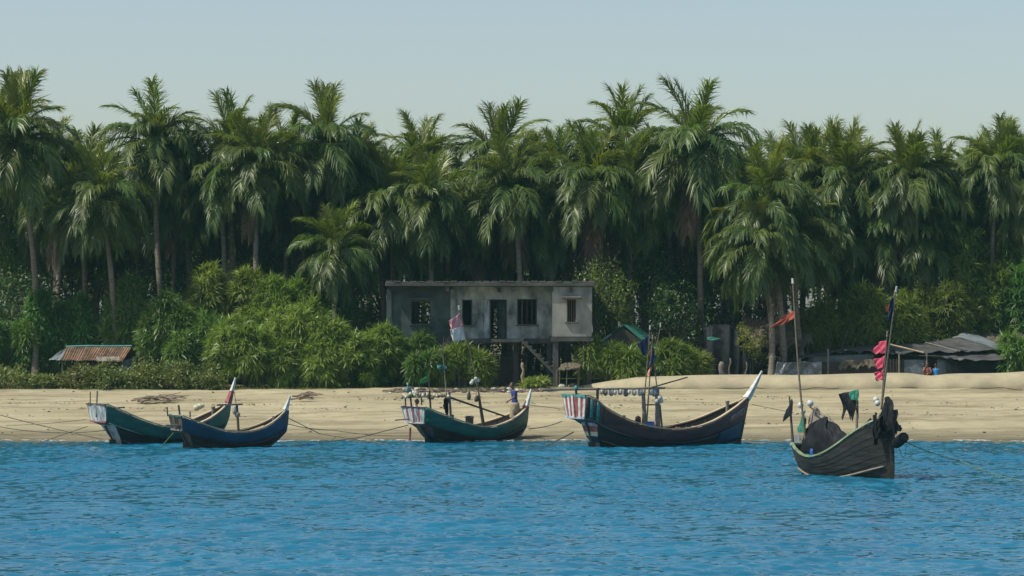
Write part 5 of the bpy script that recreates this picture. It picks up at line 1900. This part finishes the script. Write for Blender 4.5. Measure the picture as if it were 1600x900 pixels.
# ---- near boat at the right, heaped with nets and black cloth
b5 = Boat('fishing_boat', 'grey planked boat at the right with black cloths, pink flags and its bow towards us', 1264, 738, -60, dict(
    sheer=[(0, .95), (.12, .74), (.28, .58), (.42, .62), (.56, .80), (.7, 1.10), (.84, 1.5), (1, 2.0)],
    keel=[(0, -.25), (.2, -.4), (.6, -.45), (1, -.35)],
    beam=[(0, .62), (.1, .78), (.3, .98), (.55, 1.02), (.75, .92), (.88, .68), (.96, .36), (1, .03)], aft=[(0, .2), (.5, 0), (.6, -.05), (1, -.12)], fore=[(0, 4.45), (.4, 4.5), (1, 4.4)],
    tstern=(.55, .6), transom=[(.02, .55, M['tar_grey'], '')], boards=[M['tar_grey']] * 5, strakes=10,
    mats=dict(hull=M['tar_grey'], sheer=M['tar_grey'], inner=M['wood_grey'], rib=M['wood_dark'], gun=M['palegreen'], rub=None, counter=M['tar_grey'], top=M['palegreen'], bot=M['wood_grey'], stem=M['tar_grey']),
    gun=[(0, .10), (.5, .11), (.75, .12), (1, .06)], e0=.35))
b5.hull()
for side in (1, -1):
    b5.rail('rubbing_strake', side, .33, .035, M['wood_grey'], off=.05, u0=.0, u1=.97)
pts = [b5.pos(1, t, 0) + Vector((.07, 0, 0)) for t in (0, .3, .6, .85, 1.0)]
build('stem_plank', Bag().tube(pts + [pts[-1] + Vector((.02, 0, .25))], .10, 4), M['tar_grey'], b5.root, local=True)


def heap(bt, name, px0, px1, prof, base, m, label, cat, depth=1.2, seed=1, amp=.05, dd=0.0, nu=44, nv=30):
    """cloth heap: outline prof [(px, py)] seen from the sea, base row at the bottom; real depth across"""
    r = random.Random(seed)
    ph = [r.uniform(0, 6) for _ in range(5)]

    def fn(u, v):
        px = px0 + (px1 - px0) * u
        top = float(np.interp(px, [q[0] for q in prof], [q[1] for q in prof]))
        h = (base(px) - top)
        a = math.pi * v
        py = base(px) - h * (1 - abs(2 * v - 1)) ** .8
        p = bt.at(px, py, dd - depth / 2 * math.cos(a))
        k = math.sin(a)
        f = amp * k * (1.6 * abs(math.sin(u * 7 + ph[0] + v * 2)) + 1.1 * abs(math.sin(u * 15 + ph[1] - v * 4)) + .8 * abs(math.sin(v * 11 + ph[2] + u * 6)) - 1.5)
        return p + Vector((f * .3, -f, f * .3))
    o = build(name, Bag().grid(fn, nu, nv), m, smooth=True)
    return set_props(o, label, cat)


heap(b5, 'black_tarpaulin', 1250, 1334, [(1250, 690), (1258, 672), (1268, 661), (1280, 655), (1291, 652), (1305, 665), (1318, 677), (1326, 690), (1334, 700)],
     lambda px: 708, M['black_cloth'], 'black tarpaulin tented over the gear amidships in the near grey boat', 'tarpaulin', 1.3, 3, .13)
heap(b5, 'net_heap', 1262, 1302, [(1260, 660), (1266, 645), (1274, 634), (1284, 648), (1294, 650), (1304, 664)],
     lambda px: 690, M['wood_grey'], 'grey heap of nets and sheets behind the black tarpaulin', 'nets', .8, 5, .07, dd=.5)
heap(b5, 'green_net', 1246, 1259, [(1245, 675), (1250, 655), (1255, 648), (1260, 655)], lambda px: 676, M['net_green'], 'green net hanging at the stern of the near grey boat', 'net', .4, 7, .06, dd=-.1)
heap(b5, 'green_net', 1255, 1268, [(1254, 712), (1258, 703), (1264, 702), (1269, 712)], lambda px: 716, M['net_green'], 'green net bundle at the foot of the tall pole in the near grey boat', 'net', .4, 8, .05, dd=-.45)
heap(b5, 'grey_bundle', 1241, 1252, [(1239, 690), (1243, 681), (1248, 679), (1253, 690)], lambda px: 696, M['sheet_grey'], 'small grey bundle at the stern corner of the near grey boat', 'bundle', .4, 9, .04)
drum(b5.at(1272, 716, -.45), .14, .30, 'bluedrum', 'blue drum beside the green net bundle in the near grey boat')
heap(b5, 'cloth_bundle', 1278, 1294, [(1276, 712), (1282, 704), (1288, 703), (1296, 712)], lambda px: 714, M['wood_grey'], 'brownish cloth bundle right of the blue drum in the near grey boat', 'bundle', .4, 10, .05, dd=-.4)
heap(b5, 'yellow_sheet', 1318, 1331, [(1316, 700), (1320, 684), (1326, 688), (1333, 700)], lambda px: 702, M['cream'], 'pale yellow sheet at the right edge of the black tarpaulin', 'sheet', .4, 11, .03)
b5.pole('loose_board', (1308, 701), (1330, 692), .035, M['wood_tan'])
# black cloths over the bow
heap(b5, 'black_cloth', 1346, 1366, [(1344, 690), (1350, 664), (1358, 654), (1364, 656), (1368, 680)], lambda px: 686, M['black_cloth'], 'black cloth over the gunwale just aft of the bow of the near grey boat', 'cloth', .7, 12, .07, dd=-.1)
heap(b5, 'black_cloth', 1371, 1397, [(1369, 668), (1373, 652), (1377, 636), (1381, 624), (1385, 619), (1389, 623), (1392, 634), (1396, 654), (1399, 668)], lambda px: 674 - 6 * abs((px - 1384) / 14), M['black_cloth'], 'large black cloth heaped over the bow post of the near grey boat', 'cloth', .8, 13, .11, dd=-.15)
for k, (xa, ya, xb, yb, wd, yl) in enumerate(((1364, 650, 1367, 692, 7, 0), (1372, 655, 1373, 684, 6, 0), (1393, 645, 1397, 676, 6, 0))):
    set_props(cloth('black_cloth', (b5.at(xa, ya, -.75), b5.at(xa + wd, ya - 6, -.75), b5.at(xb + wd * .6, yb - 3, -.85), b5.at(xb, yb, -.85)), M['black_cloth'], wav=.07, rag=.12, seed=50 + k),
              ('torn black strip hanging below the gunwale aft of the bow', 'short torn black strip on the hull under the big bow cloth', 'torn black strip hanging right of the bow post')[k], 'cloth')
set_props(cloth('green_net', (b5.at(1356, 662, -.5), b5.at(1361, 660, -.5), b5.at(1358, 674, -.62), b5.at(1354, 674, -.62)), M['net_green'], wav=.03, seed=17), 'small green net strip among the black cloths at the bow', 'net')
a, c = b5.at(1399, 694, -.25), b5.at(1414, 682, -.35)
o = build('black_drum', Bag().tube([a, a.lerp(c, .1), a.lerp(c, .9), c], [.15, .17, .17, .14], 12), M['black_cloth'], origin=a)
set_props(o, 'black drum slung outside the bow of the near grey boat', 'drum')
heap(b5, 'black_cloth', 1396, 1408, [(1394, 672), (1399, 658), (1404, 663), (1409, 672)], lambda px: 674, M['black_cloth'], 'ragged black cloth tuft right of the bow post', 'cloth', .4, 14, .06, dd=-.2)
for i, (px, py, r2) in enumerate(((1251, 633, .105), (1254.5, 643, .1), (1266, 630, .115))):
    float_ball(b5.at(px, py), r2, ('round white float left of the tall pole in the near grey boat', 'lower white float left of the tall pole in the near grey boat', 'round white float right of the tall pole in the near grey boat')[i], 'white floats in the near grey boat', 'white', (1, 1, 1))
for i, (px, py, r2) in enumerate(((1368.5, 624.5, .10), (1371, 630, .10))):
    float_ball(b5.at(px, py), r2, ('upper white float beside the black cloth on the bow', 'lower white float beside the black cloth on the bow')[i], 'white floats at the bow of the near grey boat', 'white', (1, 1, 1))
t, p, q = flagpole(b5, (1261, 712), (1239, 443), .042, 'tall bamboo pole of the near grey boat with a furled dark red flag', tip='white', bend=-.05, dd=-.3)
cloth('flag', (b5.at(1243.5, 484, -.3), b5.at(1226, 493, -.3), b5.at(1204, 514, -.3), b5.at(1242, 499, -.3)), M['flag_red'], t, wav=.07, seed=19)
t, p, q = flagpole(b5, (1377, 640), (1400, 456), .036, 'bow pole of the near grey boat with a dark blue flag at its top', tip='white')
cloth('flag', (b5.at(1399, 460), b5.at(1391, 470, -.1), b5.at(1385, 498, -.1), b5.at(1393, 507)), M['flag_navy'], t, wav=.06, seed=21)
cloth('rag', (b5.at(1391, 474), b5.at(1386, 480), b5.at(1385, 488), b5.at(1389, 486)), M['flag_red'], t, wav=.04, seed=22)
t, p, q = flagpole(b5, (1378, 626), (1386, 526), .03, 'short bow pole of the near grey boat with three pink pennants', tip='wood_grey', dd=.15)
for k, (y0, y1) in enumerate(((531, 552), (556, 576), (577, 594))):
    f = (y0 + y1) / 2
    cloth('pennant', (b5.at(1386 - (y0 - 526) * .08, y0, .15), b5.at(1370, y0 + 5, .2), b5.at(1367 + k % 2, y1 + .5, .2), b5.at(1385 - (y1 - 526) * .08, y1, .15)), M['flag_pink'], t, wav=.09, rag=.03, seed=30 + k)
t, p, q = flagpole(b5, (1239, 694), (1233.5, 619), .05, 'short dark post at the stern of the near grey boat with a dark cloth bag', m='wood_dark', tip=None, dd=.2)
heap(b5, 'dark_cloth_bag', 1223.5, 1238, [(1222, 655), (1226, 645), (1232, 634), (1237, 622), (1242, 640)], lambda px: 660 - (px - 1223) * .9, M['black_cloth'], 'dark cloth bag hanging from the stern post of the near grey boat', 'bag', .3, 15, .05, dd=.1)
t, p, q = flagpole(b5, (1338.5, 690), (1339.5, 609), .055, 'thick brown post amidships in the near grey boat with a ragged dark cloth', m='wood_grey', tip=None)
cloth('ragged_cloth', (b5.at(1340, 609, -.1), b5.at(1309, 616, -.15), b5.at(1317, 646, -.15), b5.at(1340, 648, -.1)), M['black_cloth'], t, wav=.09, rag=.24, seed=25)
cloth('green_cloth', (b5.at(1341, 608.5, -.2), b5.at(1328, 611, -.24), b5.at(1330, 624, -.24), b5.at(1341, 628, -.2)), M['net_green'], t, wav=.05, seed=26)
b5.pole('stick', (1248, 646), (1244, 647), .02, M['wood_dark'])
b5.pole('strut', (1266, 636), (1281, 648), .03, M['wood_dark'])

# mooring ropes
W = lambda px, py, d: P(px, py, d)
rope([W(-30, 640, 127), W(160, 686, 119)], 'upper rope running from the left picture edge down to the leftmost boat', .022, sag=.05)
rope([W(-30, 660, 125), W(168, 672, 120.2)], 'lower rope running from the left picture edge to the stern of the leftmost boat', .02, sag=.25)
rope([W(55, 694, 120.6), W(137, 666, 121)], 'rope rising from the water left of the leftmost boat', .016)
rope([W(10, 664.5, 124), W(135, 655, 121)], 'thin slack rope behind the crossing ropes at the left', .012, sag=.05)
rope([b2.at(440, 648), W(500, 678, 124), W(610, 695, 120)], 'rope from the bow of the blue boat falling to the water', .018)
rope([b2.at(441, 660), W(520, 672, 126), W(640, 681, 125.3)], 'slack rope from the bow of the blue boat along the waterline', .016, sag=.08)
rope([W(480, 694, 120.6), W(560, 684, 122), W(638, 664, 123)], 'rope from the stern of the middle boat into the water', .02)
rope([W(850, 699, 117.5), W(896, 675, 118.3)], 'short dark rope under the striped stern box into the water', .03)
rope([W(826, 670, 126), W(878, 658.5, 119)], 'rope between the middle boat and the striped stern boat', .022, sag=.06)
rope([W(823, 632, 126.3), W(884, 640, 130)], 'thin rope from the bow of the middle boat towards the beach', .012)
rope([W(1175, 632, 121.5), W(1240, 645, 128)], 'faint rope from the bow of the striped stern boat', .012)
rope([b5.at(1402, 684, -.2), W(1500, 720, 97), W(1600, 752, 92.5)], 'long thin rope from the bow of the near grey boat to the right', .015, m='rope_green', sag=.08)
rope([W(1405, 700, 94.6), W(1409, 714, 94.4), W(1414, 712, 94.4), W(1416, 694, 94.6)], 'thin loop of line hanging at the bow of the near grey boat', .008, n=4)
rope([W(252, 698, 118.6), W(271, 676, 119)], 'greenish rope dropping from the stern of the blue boat', .018, m='rope_green')


# ------------------------------------------------------------------ people
def person(label, hip, yaw, scale, pose, mats, hair_long=False, skirt=None):
    """figure grown as one continuous surface from a joint skeleton; pose gives the joints in metres from the hip (x forward, y left, z up)"""
    J = pose
    b = Bag()

    def limb(pts, rad, n=10):
        P_, r_ = [], []
        for i in range(len(pts) - 1):
            for k in range(4):
                f = k / 4
                P_.append(Vector(pts[i]).lerp(Vector(pts[i + 1]), f))
                r_.append(rad[i] + (rad[i + 1] - rad[i]) * f)
        P_.append(Vector(pts[-1]))
        r_.append(rad[-1])
        b.tube(P_, r_, n)
        b.ball(P_[0], r_[0], n, 6)
        b.ball(P_[-1], r_[-1], n, 6)
    hipc = Vector((0, 0, 0))
    neck, chest, head = Vector(J['neck']), Vector(J['chest']), Vector(J['head'])
    # torso as loft of ellipses
    rows = [(hipc + Vector((0, 0, -.08)), .13, .16), (hipc + Vector((0, 0, .04)), .125, .165), (hipc.lerp(chest, .5), .105, .14), (chest, .12, .175), (chest.lerp(neck, .6), .10, .165), (neck.lerp(chest, .12), .06, .08), (neck, .052, .055), (neck.lerp(head, .4), .05, .052)]
    vs, fs = [], []
    n = 14
    for c, rx, ry in rows:
        for k in range(n):
            a = 2 * math.pi * k / n
            vs.append(c + Vector((rx * math.cos(a), ry * math.sin(a), 0)))
    for i in range(len(rows) - 1):
        for k in range(n):
            k2 = (k + 1) % n
            fs.append((i * n + k, i * n + k2, (i + 1) * n + k2, (i + 1) * n + k))
    fs += [tuple(range(n - 1, -1, -1)), tuple(range((len(rows) - 1) * n, len(rows) * n))]
    b.add(vs, fs)
    b.ball(head, .10, 14, 10, sq=(1.0, .78, 1.18))
    b.ball(head + Vector((.02, 0, -.07)), .062, 10, 8, sq=(1.1, .9, 1))
    b.tube([head + Vector((.088, 0, .02)), head + Vector((.115, 0, -.022)), head + Vector((.095, 0, -.032))], [.009, .017, .012], 8)
    for sgn in (-1, 1):
        b.ball(head + Vector((-.005, sgn * .080, -.005)), .022, 8, 6, sq=(.8, .5, 1.3))
        sh = chest.lerp(neck, .55) + Vector((0, sgn * .165, 0))
        el, wr = Vector(J['elbow'][0 if sgn < 0 else 1]), Vector(J['wrist'][0 if sgn < 0 else 1])
        limb([sh, el, wr], [.052, .040, .026])
        dr = (wr - el).normalized()
        sd = dr.cross(Vector((0, 0, 1)))
        sd = sd.normalized() if sd.length > .1 else Vector((1, 0, 0))
        dn = dr.cross(sd)
        pl = wr + dr * .05
        b.ball(pl, .042, 10, 8, sq=(.9, .9, 1))
        for q in range(4):
            f0 = wr + dr * .075 + sd * (.030 - .020 * q)
            ln = (.062, .072, .068, .052)[q]
            b.tube([f0, f0 + dr * ln * .55, f0 + dr * ln * .85 + dn * ln * .35], [.0105, .010, .0085], 7)
        t0 = wr + dr * .025 + sd * .03
        b.tube([t0, t0 + dr * .03 + sd * .022, t0 + dr * .055 + sd * .026 + dn * .01], [.0125, .0115, .0095], 7)
        hj = Vector((0, sgn * .085, -.05))
        kn, an = Vector(J['knee'][0 if sgn < 0 else 1]), Vector(J['ankle'][0 if sgn < 0 else 1])
        limb([hj, kn, an], [.082, .055, .036])
        b.tube([an + Vector((-.04, 0, -.03)), an + Vector((.05, 0, -.045)), an + Vector((.15, 0, -.06))], [.038, .036, .022], 8)
    root = thing('person', label, 'person', hip, yaw)
    tmp = build('body', b, mats[0], root, local=True)
    rm = tmp.modifiers.new('skin', 'REMESH')
    rm.mode = 'VOXEL'
    rm.voxel_size = .0085
    dg = bpy.context.evaluated_depsgraph_get()
    me = bpy.data.meshes.new_from_object(tmp.evaluated_get(dg))
    me.name = 'body'
    tmp.modifiers.clear()
    tmp.data = me
    tmp.scale = (scale,) * 3
    me.materials.clear()
    for m in mats:
        me.materials.append(m)
    co = np.zeros(len(me.vertices) * 3, np.float32)
    me.vertices.foreach_get('co', co)
    co = co.reshape(-1, 3)
    ls = np.zeros(len(me.polygons), np.int32)
    me.polygons.foreach_get('loop_start', ls)
    vi = np.zeros(len(me.loops), np.int32)
    me.loops.foreach_get('vertex_index', vi)
    c = co[vi[ls]]
    mi = np.zeros(len(ls), np.int32)
    cut = chest.lerp(neck, .80).z
    lat = np.abs(c[:, 1])
    shirt = (c[:, 2] < cut) & (c[:, 2] > -.02)
    for k in (0, 1):                        # short sleeves: skin beyond the middle of the upper arm
        el, wr = np.array(J['elbow'][k]), np.array(J['wrist'][k])
        ab = wr - el
        tt = np.clip(((c - el) @ ab) / (ab @ ab), 0, 1.35)
        dist = np.linalg.norm(c - (el + tt[:, None] * ab), axis=1)
        shirt &= ~(dist < .062)
    low = (c[:, 2] <= -.02)
    for k in (0, 1):
        an = np.array(J['ankle'][k])
        kn = np.array(J['knee'][k])
        ab = an - kn
        tt = np.clip(((c - kn) @ ab) / (ab @ ab), 0, 1.6)
        dist = np.linalg.norm(c - (kn + tt[:, None] * ab), axis=1)
        low &= ~((dist < .075) & (tt > .55))
    mi[shirt] = 1
    mi[low] = 2
    me.polygons.foreach_set('material_index', mi)
    me.polygons.foreach_set('use_smooth', np.ones(len(ls), bool))
    hb = Bag()

    def hf(u, v):
        a, th = 2 * math.pi * u, math.pi * .56 * v
        q = Vector((math.sin(th) * math.cos(a) * 1.0, math.sin(th) * math.sin(a) * .80, math.cos(th) * 1.18)) * .108
        if q.x > .05 and q.z < .06:
            q *= .90
        return head + Vector((-.008, 0, .004)) + q
    ho = build('hair', hb.grid(hf, 20, 8), M['hair'], root, local=True, smooth=True)
    ho.scale = (scale,) * 3
    for sgn in (-1, 1):
        e = build('eye', Bag().ball(head + Vector((.086, sgn * .031, .012)), .011, 8, 6), M['hair'], root, local=True)
        e.scale = (scale,) * 3
    if skirt:
        z0, z1, r0, r1 = skirt

        def sf(u, v):
            a = 2 * math.pi * u
            rr_ = r0 + (r1 - r0) * v
            k = 1 + .05 * math.sin(a * 5) * v
            return Vector((rr_ * .95 * math.cos(a) * k, rr_ * 1.05 * math.sin(a) * k, z0 + (z1 - z0) * v))
        so_ = build('wrapped_cloth', Bag().grid(sf, 28, 8), mats[2], root, local=True, smooth=True, solid=.012)
        so_.scale = (scale,) * 3
    return root


STAND = dict(chest=(.03, 0, .36), neck=(.06, 0, .53), head=(.11, 0, .70), elbow=((-.02, -.25, .22), (.12, .24, .24)), wrist=((-.10, -.22, -.02), (.34, .20, .10)),
             knee=((.03, -.09, -.46), (.08, .09, -.45)), ankle=((-.02, -.10, -.86), (.02, .10, -.86)))
SIT = dict(chest=(.04, 0, .34), neck=(.06, 0, .51), head=(.09, 0, .67), elbow=((.10, -.26, .20), (.10, .26, .20)), wrist=((.34, -.14, .14), (.34, .14, .14)),
           knee=((.38, -.14, .10), (.38, .14, .10)), ankle=((.34, -.12, -.32), (.34, .12, -.32)))
SIT_HAND = dict(SIT, elbow=((.20, -.20, .22), (.10, .26, .20)), wrist=((.16, -.06, .50), (.34, .14, .14)))
hp = b3.at(804.5, 630, .25)
person('standing man in dark blue shirt and tan cloth near the bow of the middle boat', hp, R(200), 1.1, STAND, [M['skin'], M['shirt_blue'], M['lungi']], skirt=(.03, -.72, .165, .24))
hp = b3.at(648.5, 651, .1)
person('seated person with dark hair and white shirt in the stern of the middle boat', hp, R(20), .95, SIT, [M['skin'], M['shirt_white'], M['lungi']])
hp = P(1449, 587, 153.2)
person('person in dull pink clothes sitting before the tarpaulin shed with a raised hand', hp, R(-110), .92, SIT_HAND, [M['skin'], M['shirt_pink'], M['shirt_pink']])
hp = P(1462, 588, 153.2)
person('person in bright blue top sitting right of the one in dull pink', hp, R(80), .85, SIT, [M['skin'], M['shirt_cyan'], M['wood_dark']])

# ------------------------------------------------------------------ sea air
hz_m = bpy.data.materials.new('sea_air')
hz_m.use_nodes = True
hn = hz_m.node_tree.nodes
for nd in list(hn):
    if nd.type != 'OUTPUT_MATERIAL':
        hn.remove(nd)
pv = hn.new('ShaderNodeVolumePrincipled')
pv.inputs['Color'].default_value = (.42, .92, .98, 1)
pv.inputs['Density'].default_value = .00015
pv.inputs['Anisotropy'].default_value = .0
hz_m.node_tree.links.new(pv.outputs[0], hn['Material Output'].inputs['Volume'])
build('haze', Bag().box((0, 260, 9.5), (1900, 1340, 31)), hz_m, kind='stuff')
